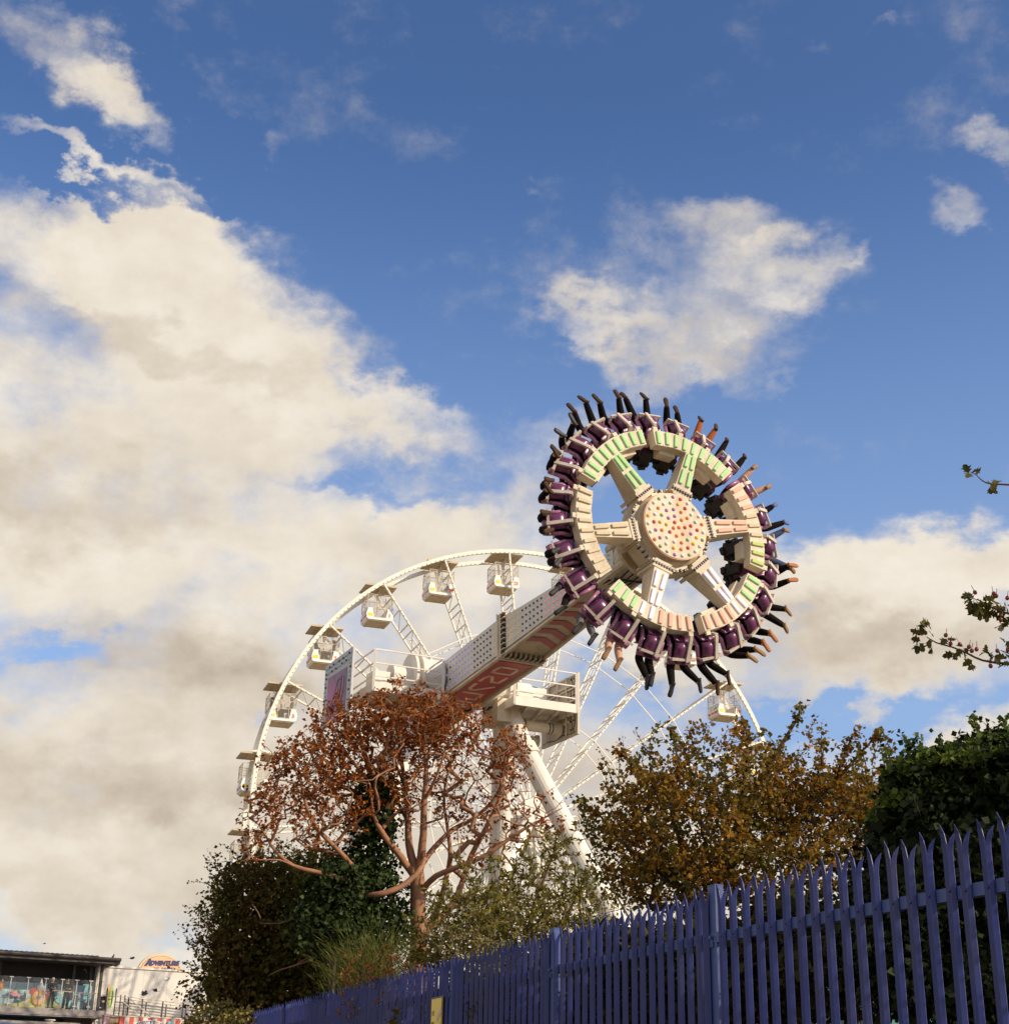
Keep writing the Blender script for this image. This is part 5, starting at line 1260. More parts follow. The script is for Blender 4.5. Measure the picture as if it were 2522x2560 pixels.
# --- hawthorn turning golden brown
LHAW = leaf_mat('golden_hawthorn_leaf', [(.085, .058, .008), (.19, .105, .012), (.30, .15, .016), (.44, .22, .03), (.26, .085, .010), (.14, .10, .013)], .42, .6, [(.075, .072, .014), (.15, .13, .021), (.27, .20, .035)], 2.0)
WD = 14.0
hells = [Ell(1800, 1945, WD, 190, 85, 1.0), Ell(1640, 2020, WD, 140, 95, .9), Ell(1960, 2000, WD + .2, 200, 95, 1.0), Ell(1580, 2130, WD, 110, 90, .8), Ell(1760, 2090, WD, 230, 120, 1.1), Ell(2080, 2050, WD, 150, 120, .9), Ell(1700, 2210, WD - .2, 200, 70, .9), Ell(1950, 2170, WD - .4, 230, 90, 1.0), Ell(2150, 2000, WD, 70, 90, .7), Ell(1530, 2060, WD, 60, 60, .5)]
hstems = [([(1740, 2700, WD), (1735, 2400, WD), (1725, 2260, WD), (1715, 2170, WD), (1690, 2060, WD), (1660, 1960, WD)], [.07, .06, .05, .042, .03, .012], 1), ([(1760, 2700, WD + .2), (1765, 2330, WD + .2), (1800, 2180, WD + .3), (1850, 2060, WD + .3), (1900, 1950, WD + .2), (1990, 1800, WD + .1), (2003, 1765, WD)], [.07, .055, .045, .035, .025, .012, .005], 1),
          ([(1800, 2180, WD + .3), (1900, 2110, WD), (2000, 2050, WD), (2090, 1950, WD), (2180, 1850, WD), (2195, 1838, WD)], [.04, .032, .024, .018, .008, .005], 0), ([(1725, 2240, WD), (1640, 2170, WD - .3), (1570, 2120, WD - .3), (1500, 2040, WD - .3), (1450, 2010, WD - .3)], [.035, .028, .02, .01, .004], 0),
          ([(1660, 1990, WD), (1600, 1930, WD), (1560, 1890, WD), (1540, 1875, WD)], [.016, .012, .008, .004], 0), ([(1690, 2060, WD), (1700, 1940, WD), (1685, 1860, WD), (1678, 1822, WD)], [.016, .012, .008, .004], 0), ([(1850, 2060, WD), (1860, 1930, WD), (1870, 1840, WD), (1850, 1805, WD)], [.02, .014, .008, .004], 0), ([(2090, 1950, WD), (2110, 1880, WD), (2140, 1825, WD)], [.012, .008, .004], 0), ([(2000, 2050, WD), (2040, 1950, WD), (2060, 1860, WD)], [.014, .01, .004], 0)]
sparse('hawthorn_tree', 'golden brown hawthorn in autumn leaf filling the space behind the blue fence', 'tree', hells, 950, .048, .021, LHAW, 51, hstems, 9, DKBARK, .10, .003, .075, twiglet=.65, tl=(.08, .28), leafr=.014, fill=6500, shoot=(90, .15, .42, .048, .022, 3, .5))
# shoots standing out of its crown carry leaves all along
# --- ivy clad mass at the right
RD = 11.0
LIVY2 = leaf_mat('deep_green_ivy_leaf', [(.008, .012, .004), (.016, .024, .006), (.026, .036, .009), (.012, .018, .005), (.036, .05, .012)], .12, .55)
FLO = leaf_mat('sunlit_ivy_leaf', [(.05, .08, .014), (.11, .15, .024), (.20, .23, .05)], .35)  # pale flower heads, plus sunlight on the thicket top put into leaf colour
rells = [Ell(2430, 2020, RD, 200, 110, .9), Ell(2320, 2090, RD, 140, 110, .8), Ell(2490, 1930, RD, 90, 70, .7), Ell(2300, 1985, RD, 80, 50, .6), Ell(2420, 2180, RD - .4, 240, 130, .9), Ell(2280, 2200, RD, 120, 130, .7), Ell(2580, 1970, RD, 130, 120, .8), Ell(2400, 2330, RD - .6, 260, 110, .8), Ell(2250, 2360, RD - .3, 140, 100, .7), Ell(2450, 2460, RD - .9, 240, 110, .8), Ell(2560, 2250, RD - .6, 150, 160, .8)]
ivt, ivp = bushy('ivy_thicket', 'dark ivy covered thicket behind the right end of the blue fence', 'thicket', rells, 19000, .055, .026, LIVY2, 61, 90, 7, 2.1, .7, cut=.75, deep=.25, inner=7000, shoot=(60, .15, .4, .05, .024, 3, .6))
L = []; rg = random.Random(2)
for e in rells[:4] + [rells[6]]:
    for _ in range(900):
        q = rv(rg); q.z = abs(q.z) * .9 + .1; q.normalize(); nz = mnoise.noise((e.c + V((q.x * e.r[0], q.y * e.r[1], q.z * e.r[2]))) * 2.1)
        p = e.c + V((q.x * e.r[0], q.y * e.r[1], q.z * e.r[2])) * (1.0 + .28 * nz)
        if q.z > .45 and not any(o.rel(p) < .95 for o in rells if o is not e): cluster(L, rg, p, q, 3, .07, .05, .025, .1, q)
for pts in ([(2330, 1920, RD), (2300, 1880, RD), (2285, 1845, RD)], [(2300, 1930, RD), (2270, 1890, RD), (2262, 1850, RD)], [(2450, 1860, RD), (2440, 1820, RD), (2432, 1790, RD)], [(2480, 1850, RD), (2500, 1810, RD), (2520, 1800, RD)], [(2260, 1950, RD), (2225, 1905, RD), (2215, 1880, RD)]):
    W = [at(*q) for q in pts]
    for a, b in zip(W[:-1], W[1:]):
        for tt in np.linspace(0, 1, 9): cluster(L, rg, a.lerp(b, tt), (b - a).normalized(), 3, .05, .04, .02, .0)
leaf_object('sunlit_flowering_tips', L, FLO, ivt, .3)
# --- low scrub that fills the space behind the palings
LSCR = leaf_mat('scrub_leaf', [(.016, .020, .006), (.04, .04, .012), (.08, .06, .018), (.025, .03, .010)], .2)
bushy('bramble_scrub', 'low shaded bramble scrub right behind the palings below the hawthorn', 'scrub', [Ell(1750, 2380, WD - 1.2, 220, 90, .7), Ell(2000, 2340, WD - 1.8, 200, 110, .7), Ell(1550, 2400, WD - .3, 160, 90, .7), Ell(2130, 2430, WD - 2.4, 220, 130, .7), Ell(1850, 2480, WD - 1.6, 260, 100, .7), Ell(1600, 2500, WD - .5, 220, 90, .7)], 8000, .055, .024, LSCR, 71, 120, 8, 1.6, .3, cut=.7, deep=.3, inner=4500)
LOLS = leaf_mat('olive_scrub_leaf', [(.05, .045, .012), (.10, .085, .022), (.17, .13, .035), (.07, .055, .014)], .3)
bushy('olive_scrub', 'low olive brown scrub behind the palings left of the fence post', 'scrub', [Ell(1230, 2500, 16.2, 150, 75, .6), Ell(1390, 2450, 14.8, 130, 80, .6), Ell(1110, 2550, 17.5, 130, 60, .6), Ell(1500, 2440, 13.6, 120, 90, .6), Ell(1340, 2540, 14.8, 170, 70, .6), Ell(1480, 2550, 13.4, 150, 80, .6)], 6500, .065, .018, LOLS, 72, 90, 6, 1.8, .4, cut=.7, deep=.3, inner=3500)
LGOLD = leaf_mat('yellow_green_leaf', [(.16, .12, .03), (.26, .19, .05), (.34, .27, .09), (.12, .11, .03)], .3)
bushy('yellow_shrub', 'small yellowish shrub below the dark hedge beside the kiosk', 'shrub', [Ell(550, 2545, 27.5, 70, 34, .7), Ell(500, 2560, 27.5, 40, 24, .5), Ell(610, 2555, 27.0, 60, 24, .6)], 1900, .075, .026, LGOLD, 81, 40, 3, 2.0, .3)
# --- hawthorn standing just outside the frame; three of its boughs reach into the picture
LH2 = leaf_mat('lobed_hawthorn_leaf', [(.05, .06, .012), (.09, .085, .018), (.13, .10, .02), (.06, .045, .012)], .35)
BERRY = mat('red_haw_berry', (.24, .035, .015), .35, var=.15)
OD = 6.0
ht = thing('overhanging_hawthorn', 'hawthorn with lobed leaves and red berries reaching in from the right edge', 'tree', (3.9, 6.1, 0))
p = Plant(14)
p.limb([V((3.9, 6.1, 0)), V((3.85, 6.1, 1.2)), V((3.7, 6.05, 2.4)), V((3.72, 6.1, 3.3)), V((3.95, 6.2, 4.2)), V((4.3, 6.3, 5.0))], [.10, .085, .065, .042, .022, .006])
p.limb([V((3.7, 6.05, 2.4)), V((4.3, 5.9, 3.2)), V((4.7, 5.6, 4.0))], [.06, .04, .015], p.nearest(V((3.7, 6.05, 2.4))))
OB = [([(2850, 1400, OD), (2700, 1290, OD), (2600, 1235, OD), (2522, 1212, OD), (2480, 1211, OD), (2455, 1202, OD), (2440, 1188, OD), (2425, 1180, OD)], [.016, .011, .007, .0045, .0035, .003, .002, .0015]),
      ([(2880, 1720, OD), (2700, 1660, OD), (2600, 1660, OD), (2522, 1660, OD), (2455, 1651, OD), (2420, 1635, OD), (2380, 1618, OD), (2340, 1607, OD), (2315, 1592, OD)], [.016, .012, .009, .006, .0045, .004, .0035, .003, .0018]),
      ([(2860, 1560, OD), (2700, 1550, OD), (2600, 1545, OD), (2522, 1535, OD), (2490, 1522, OD), (2460, 1512, OD), (2440, 1505, OD)], [.016, .011, .008, .005, .004, .003, .002]),
      ([(2600, 1655, OD), (2550, 1638, OD), (2522, 1634, OD), (2500, 1626, OD)], [.006, .004, .003, .002])]
for pts, rr in OB:
    w = [at(*q) for q in pts]; i0 = p.nearest(w[0])
    if pts[0][0] > 2700:      # curved bough between the trunk and the spray that is in the picture
        a_, b_ = p.p[i0], w[0]; t_ = (w[1] - w[0]).normalized(); L_ = (b_ - a_).length
        w = [a_ * (1 - t) ** 2 + (b_ - t_ * L_ * .55 + Z * .05) * 2 * t * (1 - t) + b_ * t * t for t in (.12, .4, .7)] + w; rr = [.026, .022, .019] + list(rr)
    p.limb(w, rr, i0, .04)
rg = random.Random(6); extra = []
for a in (V((4.0, 6.3, 4.4)), V((4.6, 5.6, 4.3)), V((4.2, 6.6, 3.6)), V((5.4, 7.4, 3.8)), V((6.0, 8.2, 4.0)), V((6.2, 9.2, 3.8)), V((6.6, 8.6, 4.8)), V((5.8, 7.0, 4.8)), V((6.4, 9.8, 4.6))):  # outer clumps are unseen crown added to shade the ivy thicket
    for _ in range(80): extra.append(a + V((rg.gauss(0, .42), rg.gauss(0, .42), rg.gauss(0, .36))))
n0 = len(p.p); p.grow([q for q in extra if q.x > 3.0 + (q.y - 5.6) * .42], .12); n1 = len(p.p)
p.finish(.0015, 2.5); m = MB(); p.branch_mesh(m); m.build('trunk', TWIG, ht, smooth=True)
LOBE = [(0, 0), (.10, .12), (.42, .30), (.22, .38), (.52, .62), (.24, .64), (.22, .86), (0, 1), (-.22, .86), (-.24, .64), (-.52, .62), (-.22, .38), (-.42, .30), (-.10, .12)]
m = MB()
def lobed(b, d, nn, l):
    s = d.cross(nn).normalized(); n2 = s.cross(d); pts = [b + d * (y * l) + s * (x * l * .95) + n2 * (abs(x) * .25 * l - y * y * .15 * l) for x, y in LOBE]
    m.add(pts, [tuple(range(len(pts)))])
LP = [(2432, 1183, 2), (2422, 1178, 2), (2478, 1220, 5), (2485, 1208, 3), (2300, 1566, 3), (2310, 1560, 4), (2296, 1590, 4), (2302, 1610, 5), (2325, 1598, 2), (2327, 1622, 2), (2360, 1600, 3), (2375, 1628, 4), (2412, 1618, 4), (2428, 1645, 3), (2436, 1665, 3), (2470, 1632, 5), (2478, 1650, 2), (2505, 1658, 5), (2515, 1640, 4), (2425, 1490, 5), (2430, 1505, 7), (2440, 1515, 8), (2455, 1520, 8), (2470, 1528, 8), (2485, 1515, 6), (2462, 1500, 5), (2508, 1520, 6), (2515, 1560, 4), (2505, 1565, 2), (2515, 1605, 4), (2445, 1540, 3), (2480, 1540, 4)]
for px, py, k in LP:
    for _ in range(k):
        b = at(px + rg.uniform(-9, 9), py + rg.uniform(-9, 9), OD + rg.uniform(-.05, .05)); d = (rv(rg) + V((-.3, -.1, -.35))).normalized(); lobed(b, d, rv(rg) + V((.3, -.6, .4)), rg.uniform(.03, .05))
for i in range(n0, n1):
    d = (p.p[i] - p.p[p.par[i]]).normalized()
    for _ in range(8): lobed(p.p[i] + rv(rg) * .14, (d + rv(rg)).normalized(), rv(rg) + Z, rg.uniform(.03, .05))
m.build('crown', LH2, ht)
bm_ = None; H0 = V((3.9, 6.1, 0))
for px, py in ((2312, 1582), (2296, 1583), (2363, 1588), (2375, 1609), (2398, 1611), (2421, 1617), (2440, 1623), (2428, 1627), (2475, 1665), (2483, 1484), (2489, 1490), (2517, 1495), (2500, 1549), (2492, 1627), (2518, 1625), (2436, 1481)):
    b = MB(); q = at(px, py, OD - .02)
    if bm_ is None:
        b.ball((0, 0, 0), (.0085, .0085, .0095), 10, 7); b.tube([(0, 0, .008), (.004, 0, .03)], .0012, 4); bm_ = b.build('berry', BERRY, ht, world=False, smooth=True); o = bm_
    else: o = bm_.copy(); COL.objects.link(o); o.parent = ht
    o.location = q - H0; o.rotation_euler = (rg.uniform(-.4, .4), rg.uniform(-.4, .4), rg.uniform(0, 6))
# ------------------------------------------------------------------ cafe building, kiosk and white block at the lower left
B0 = V((-28.07, 87.61, 0)); BDIR = V((.8713, .4907, 0)); BN = V((-.4907, .8713, 0))
def bb(s, dp, z): return B0 + BDIR * s + BN * dp + Z * z
def bbox(mb, s0, s1, d0, d1, z0, z1, mi=0): mb.box(bb((s0 + s1) / 2, (d0 + d1) / 2, (z0 + z1) / 2), BDIR * (s1 - s0) / 2, BN * (d1 - d0) / 2, Z * (z1 - z0) / 2, mi)
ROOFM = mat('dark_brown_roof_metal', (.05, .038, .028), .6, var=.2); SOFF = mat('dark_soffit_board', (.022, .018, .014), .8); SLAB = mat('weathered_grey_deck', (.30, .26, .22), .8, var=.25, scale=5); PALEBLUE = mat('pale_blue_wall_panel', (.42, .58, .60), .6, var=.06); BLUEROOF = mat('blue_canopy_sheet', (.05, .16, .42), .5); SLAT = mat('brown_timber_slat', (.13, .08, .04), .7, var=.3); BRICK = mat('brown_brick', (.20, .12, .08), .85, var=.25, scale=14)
cafe = thing('cafe_building', 'dark roofed cafe building with a raised glazed terrace at the left edge', 'building', (B0.x, B0.y, 0))
m = MB(); bbox(m, -12, 6.36, -.75, 6, 8.56, 8.70); bbox(m, -12, 6.38, -.80, -.74, 8.54, 8.86); m.tube([bb(-12, -.9, 8.80), bb(6.38, -.9, 8.80)], .10, 8)
for i in range(60):
    s = -11.8 + i * .29
    if s < 5.2: m.tube([bb(s, -.7, 8.87), bb(s, 3.5, 9.16 - .02 * i * .1)], .12, 6)
rf_ = m.build('roof', ROOFM, cafe)
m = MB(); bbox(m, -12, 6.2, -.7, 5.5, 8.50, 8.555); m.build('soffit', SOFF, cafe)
m = MB(); bbox(m, -12, 6.0, -.05, 7, 5.53, 5.97); bbox(m, -12, 6.0, -.09, -.05, 5.60, 5.66); m.build('terrace_deck', SLAB, cafe)
m = MB(); bbox(m, -12, 5.6, 1.6, 1.8, 7.42, 8.5); bbox(m, -12, 5.6, 1.3, 1.5, 0, 5.5); m.build('wall', SOFF, cafe)
m = MB(); bbox(m, -2.2, 5.5, 1.5, 1.6, 5.98, 7.40); wl = m.build('blue_wall', PALEBLUE, cafe)
m = MB()
for s in np.arange(-2, 5.5, 1.02): bbox(m, s, s + .02, 1.48, 1.5, 5.98, 7.38)
for z in (6.5, 7.0): bbox(m, -2.2, 5.5, 1.485, 1.5, z, z + .015)
m.build('wall_joint', DARKSTEEL, wl)
for s in (-.15, 4.15, 5.15):
    m = MB(); bbox(m, s, s + .16, 1.1, 1.3, 5.97, 8.5); m.build('column', DARKSTEEL, cafe)
m = MB(); bbox(m, 5.50, 5.64, -.1, .1, 5.97, 8.52); bbox(m, 5.36, 5.40, -.12, -.06, 5.97, 8.5, 1); m.build('corner_post', [DARKSTEEL, CREAM], cafe)
m = MB()
for z in np.arange(3.5, 5.45, .10): bbox(m, 3.9, 5.6, .9, 1.0, z, z + .07)
m.build('slatted_screen', SLAT, cafe)
m = MB(); bbox(m, -12, 4.2, -1.6, 1.0, 4.9, 5.05); bbox(m, -12, 4.25, -1.65, -1.58, 5.02, 5.16, 1); bbox(m, -12, 4.2, -1.62, -1.60, 3.0, 5.0); m.build('blue_canopy', [BLUEROOF, SLAB], cafe)
m = MB(); m.tube([bb(2.7, -.9, 5.1), bb(2.7, -.9, 5.26)], .2, 12); m.tube([bb(2.7, -.9, 5.26), bb(2.7, -.9, 5.32)], .30, 14); m.build('roof_vent', CREAM, cafe)
m = MB(); bbox(m, -1.4, -.44, 4, 5, 8.5, 10.6); bbox(m, -1.45, -.39, 3.95, 5.05, 10.25, 10.34); m.build('chimney', BRICK, cafe)
GLASS = glass_mat('smoky_glass', (.30, .33, .32), .10)
bal = thing('glass_balustrade', 'frameless glass balustrade with steel posts along the cafe terrace', 'balustrade', bb(2.7, 0, 5.97))
sp_ = [-1.6, -.6, .40, 1.38, 2.38, 3.32, 4.17, 4.98, 5.62]
for a, b in zip(sp_[:-1], sp_[1:]): m = MB(); bbox(m, a + .06, b + .05, .05, .065, 6.02, 7.62); m.build('glass_panel', GLASS, bal)
for s in sp_:
    m = MB(); bbox(m, s, s + .05, .0, .045, 5.97, 7.60)
    for z in (6.1, 6.75, 7.55): bbox(m, s - .09, s + .14, -.03, .08, z, z + .06)
    m.build('post', STEEL, bal)
m = MB(); m.tube([bb(2.9, .25, 6.96), bb(5.6, .25, 6.90)], .025, 6); m.build('handrail', CREAM, bal)
# painted cut-out boards behind the glass (plain generic seaside shapes)
SAND = mat('sand_yellow_board', (.50, .48, .14), .6, var=.06); ORB = mat('orange_board', (.70, .28, .05), .5); REDB = mat('red_board', (.50, .06, .03), .5); PKB = mat('pink_board', (.68, .30, .34), .5); TEAL = mat('teal_board', (.22, .50, .52), .5); GRB = mat('lime_board', (.36, .60, .06), .5); PUB = mat('violet_board', (.34, .10, .45), .5); WHB = mat('white_board', (.7, .68, .62), .5); OCH = mat('dark_ochre_ink', (.20, .08, .02), .6)
bd = thing('beach_cutout_board', 'yellow sand dune cut-out board with a round orange badge behind the terrace glass', 'cut-out board', bb(1.6, .5, 5.97))
def cut(pts, dp, th, mm, name, par): m = MB(); m.prism([(p[0], p[1]) for p in pts], bb(0, dp, 0), BDIR, Z, BN * th); return m.build(name, mm, par)
cut([(.10, 5.98), (.35, 6.14), (1.0, 6.18), (1.5, 6.35), (1.85, 6.72), (2.3, 6.60), (2.75, 6.62), (3.0, 6.42), (3.6, 6.26), (3.85, 6.24), (3.8, 5.98)], .5, .05, SAND, 'dune', bd)
def disc_pts(s, z, rs, rz, n=20): return [(s + rs * math.cos(2 * math.pi * i / n), z + rz * math.sin(2 * math.pi * i / n)) for i in range(n)]
bg_ = cut(disc_pts(2.22, 6.52, .42, .42), .42, .06, ORB, 'badge', bd); cut(disc_pts(2.22, 6.52, .36, .36), .40, .015, mat('pale_orange_board', (.78, .42, .12), .5), 'badge_face', bg_)
m = MB()
for z, a, b in ((6.66, 2.05, 2.40), (6.52, 1.98, 2.46), (6.38, 2.06, 2.36)):
    s = a
    while s < b: bbox(m, s, s + .045, .385, .398, z - .05, z + .05); s += .085
m.build('badge_lettering', WHB, bg_)
cut(disc_pts(1.86, 6.86, .22, .22), .46, .05, REDB, 'red_ball', bd); cut(disc_pts(2.66, 6.72, .20, .24), .46, .05, REDB, 'red_ball', bd)
cut([(2.05, 7.2), (2.55, 7.2), (2.48, 6.9), (2.1, 6.9)], .47, .04, WHB, 'white_panel', bd); cut([(2.16, 7.2), (2.26, 7.62), (2.38, 7.2)], .47, .04, WHB, 'white_spire', bd)
def fish(name, label, s, z, k, dp, mm, fin, rot=0):
    o = bb(s, dp, z); t = thing(name, label, 'cut-out board', o); c, n = math.cos(R(rot)), math.sin(R(rot))
    X = BDIR * c + Z * n; Y = Z * c - BDIR * n
    m = MB(); m.prism([(-.5 * k, .0), (-.3 * k, .22 * k), (.05 * k, .28 * k), (.35 * k, .1 * k), (.6 * k, .25 * k), (.58 * k, -.22 * k), (.35 * k, -.08 * k), (.05 * k, -.26 * k), (-.3 * k, -.2 * k)], o, X, Y, BN * .05); b_ = m.build('fish_body', mm, t)
    m = MB(); m.prism([(-.1 * k, .25 * k), (.05 * k, .45 * k), (.15 * k, .2 * k)], o - BN * .01, X, Y, BN * .04); m.ball(o + X * (-.32 * k) + Y * .06 * k - BN * .02, .05 * k, 8, 5); m.build('fin', fin, b_)
fish('fish_board', 'small pink fish cut-out on the pale blue terrace wall', .98, 6.74, .62, 1.3, PKB, GRB, -20)
fish('fish_board', 'pale teal fish cut-out lying beside the sand dune board', 3.55, 6.45, .95, .45, TEAL, GRB, -18)
fish('fish_board', 'teal and violet fish cut-out standing upright at the right end of the terrace', 4.95, 6.85, .95, .45, TEAL, PUB, 95)
fish('fish_board', 'orange fish cut-out cropped by the left photo edge on the terrace', -.05, 7.0, .7, .45, ORB, WHB, 60)
for (s, c1, lb) in ((6.17, ORB, 'orange surfboard shaped board standing at the end of the terrace'), (6.36, GRB, 'lime green surfboard shaped board standing next to the orange one')):
    o = bb(s, .3, 6.85); t = thing('surfboard', lb, 'surfboard', o); m = MB(); m.prism([(.11 * math.sin(a) * (1 if c1 is ORB else 1.2), .62 * math.cos(a) + (0 if c1 is ORB else -.10)) for a in np.linspace(0, 2 * math.pi, 20, endpoint=False)], o, BDIR, Z, BN * .05); b_ = m.build('board', c1, t)
    m = MB(); m.prism([(-.012, -.55), (.012, -.55), (.012, .5), (-.012, .5)], o - BN * .004, BDIR, Z, BN * .004); m.build('stringer', WHB, b_)
for s, dp, lb, top, hr in ((2.92, .55, 'person in a dark jacket with grey hair and folded arms on the cafe terrace, left', BLACKC, HAIRG), (3.78, .50, 'person in a wide black coat leaning on the terrace handrail, right', BLACKC, HAIRD)):
    j, sh = standing(); M = frame_m(bb(s, dp, 5.975), BDIR, -BN, Z); M = frame_m(bb(s, dp, 5.975), -BDIR, -BN, Z)
    skin_person('person', lb, M, j, BODY_E, BODY_R, REG, [top, BLACKC, SKIN], sh, SH_BK, hr, j['head'])
o = bb(5.98, .5, 5.975); t = thing('litter_bin', 'tall dark litter bin at the end of the cafe terrace', 'litter bin', o)
m = MB(); bbox(m, 5.72, 6.20, .4, .8, 5.975, 6.72); b_ = m.build('bin_body', DARKSTEEL, t, bevel=.03); m = MB(); bbox(m, 5.70, 6.22, .38, .82, 6.72, 6.80); m.build('lid', DARK, t, bevel=.02); m = MB(); bbox(m, 5.87, 6.05, .38, .40, 6.45, 6.57); m.build('bin_label', WHB, b_)
# white clad block
WCLAD = mat('off_white_cladding', (.72, .67, .58), .7, var=.05, dirt=(.40, .35, .28), dirt_amt=.4, scale=1.2)
blk = thing('white_building', 'plain off-white clad building behind the terrace ramp', 'building', bb(9, 6, 0))
m = MB(); bbox(m, 5.72, 13.2, 1.6, 14, 0, 8.52); wl = m.build('wall', WCLAD, blk)
m = MB(); bbox(m, 5.66, 13.26, 1.52, 14.1, 8.524, 8.64); m.build('coping', WHITE, blk)
m = MB()
for s in (7.1, 8.6, 10.1, 11.6): bbox(m, s, s + .02, 1.592, 1.6, 3.0, 8.5)
m.build('panel_joint', GREYPANEL, wl)
# oval roof sign
od = at(401, 2432, 116); rr = ray(401, 2432); SX = BDIR; SY = Z; k = 116 / FPX * 1.06
osn = thing('oval_sign', 'oval orange and blue ADVENTURE sign rising behind the white building', 'sign', V((od.x, od.y, 0)))
CRO = mat('cream_sign_face', (.62, .48, .28), .5); ORS = mat('orange_sign_face', (.72, .42, .22), .5); NVY = mat('navy_lettering', (.035, .03, .12), .5)
m = MB(); m.prism(disc_pts(0, 0, 50 * k, 40 * k, 36), od, SX, SY, BN * .3); b_ = m.build('sign_board', CRO, osn)
m = MB(); m.prism(disc_pts(0, 0, 46 * k, 36 * k, 36), od - BN * .02, SX, SY, BN * .02); m.build('sign_ring', mat('brown_sign_ring', (.36, .22, .10), .5), b_)
m = MB(); m.prism(disc_pts(0, 0, 44.5 * k, 34.5 * k, 36), od - BN * .035, SX, SY, BN * .02); m.build('sign_face', ORS, b_)
m = MB(); tX = (SX + SY * .045).normalized(); tY = (SY - SX * .02).normalized()
text_mb(m, 'DVENTURE', od - BN * .07 + tX * 7.5 * k + tY * 20.0 * k, tX, tY, 12.6 * k, .03, shear=.25, bold=.03, align='CENTER')
text_mb(m, 'A', od - BN * .07 - tX * 28.5 * k + tY * 21 * k, tX, tY, 17 * k, .03, shear=.25, bold=.06)
text_mb(m, 'ISLAND', od - BN * .07 + tX * 4 * k + tY * 4.5 * k, tX, tY, 13 * k, .03, shear=.2, bold=.045)
m.build('sign_lettering', NVY, b_)
m = MB(); m.tube([V((od.x, od.y, 0)) + BN * .4, od + BN * .4], .25, 10); m.build('sign_post', STEEL, osn)
# kiosk
RSTR = mat('red_awning_stripe', (.62, .10, .06), .6); WSTR = mat('cream_awning_stripe', (.74, .62, .50), .6)
kio = thing('sweet_kiosk', 'kiosk with red and cream striped fascia and blue oval sign below the terrace', 'kiosk', bb(8.3, -1.8, 0))
m = MB(); bbox(m, 6.5, 10.1, -1.6, 1.0, 0, 5.3); m.build('wall', mat('kiosk_wall_paint', (.5, .34, .2), .7), kio)
m = MB()
for i in range(14):
    w = 3.85 / 14; bbox(m, 6.42 + i * w, 6.42 + (i + 1) * w, -1.9, -1.62, 4.3, 5.60, i % 2)
bbox(m, 6.38, 10.31, -1.93, -1.6, 5.604, 5.66, 1); fs_ = m.build('striped_fascia', [RSTR, WSTR], kio)
o = bb(8.22, -1.93, 5.12)
m = MB(); m.prism(disc_pts(0, 0, .98, .36, 30), o, BDIR, Z, -BN * .04); m.prism(disc_pts(0, 0, .92, .32, 30), o - BN * .04, BDIR, Z, -BN * .015, 1); sg_ = m.build('oval_fascia_sign', [WHB, mat('blue_fascia_sign', (.05, .09, .26), .5)], fs_)
m = MB(); text_mb(m, "NANA JUNE'S", o - BN * .07 + Z * .18, BDIR, Z, .24, .02, shear=.1, bold=.01); text_mb(m, 'EMPORIUM', o - BN * .08 + Z * -.10 + BDIR * .1, BDIR, Z, .44, .02, bold=.02); m.build('sign_lettering', WSTR, sg_)
m = MB(); m.ball(bb(9.32, -2.0, 5.08), (.26, .12, .26), 12, 8, 0, (BDIR, BN, Z)); m.ball(bb(9.32, -2.0, 5.33), (.14, .1, .14), 10, 6, 0, (BDIR, BN, Z)); m.tube([bb(9.32, -2.0, 4.98), bb(9.32, -2.0, 4.4)], [.22, .02], 10, 1); m.build('ice_cream_model', [TEAL, ORB], fs_, smooth=True)
m = MB()
for i in range(6): m.ball(bb(6.95 + .11 * math.cos(i), -1.97, 4.98 + .11 * math.sin(i * 1.05)), .09, 7, 5)
m.build('orange_rosette', ORB, fs_, smooth=True)
m = MB(); m.prism([(6.05, 4.3), (6.05, 4.85), (6.3, 5.15), (6.42, 5.2), (6.42, 4.3)], bb(0, -1.9, 0), BDIR, Z, BN * .5); m.build('maroon_scroll', mat('maroon_board', (.16, .03, .05), .6), kio)
t = thing('pink_pillar', 'pale pink pillar under the end of the terrace', 'pillar', bb(5.85, -1.0, 0)); m = MB(); bbox(m, 5.70, 6.02, -1.2, -.8, 0, 5.60); m.build('shaft', mat('pink_pillar_paint', (.62, .36, .36), .7), t); m = MB(); bbox(m, 5.66, 6.06, -1.24, -.76, 5.602, 5.70); m.build('cap', mat('pink_pillar_cap', (.5, .28, .28), .7), t)
t = thing('sandstone_wall', 'sandy yellow retaining wall under the ramp right of the kiosk', 'wall', bb(11.5, -.5, 0)); m = MB(); bbox(m, 6.1, 14.5, -.5, -.1, 0, 5.60); m.build('masonry', mat('sandy_stone', (.50, .36, .18), .85, var=.2, scale=7, bump=.3), t); m = MB(); bbox(m, 6.1, 14.5, -.6, 0, 5.604, 5.70); m.build('coping', SLAB, t)
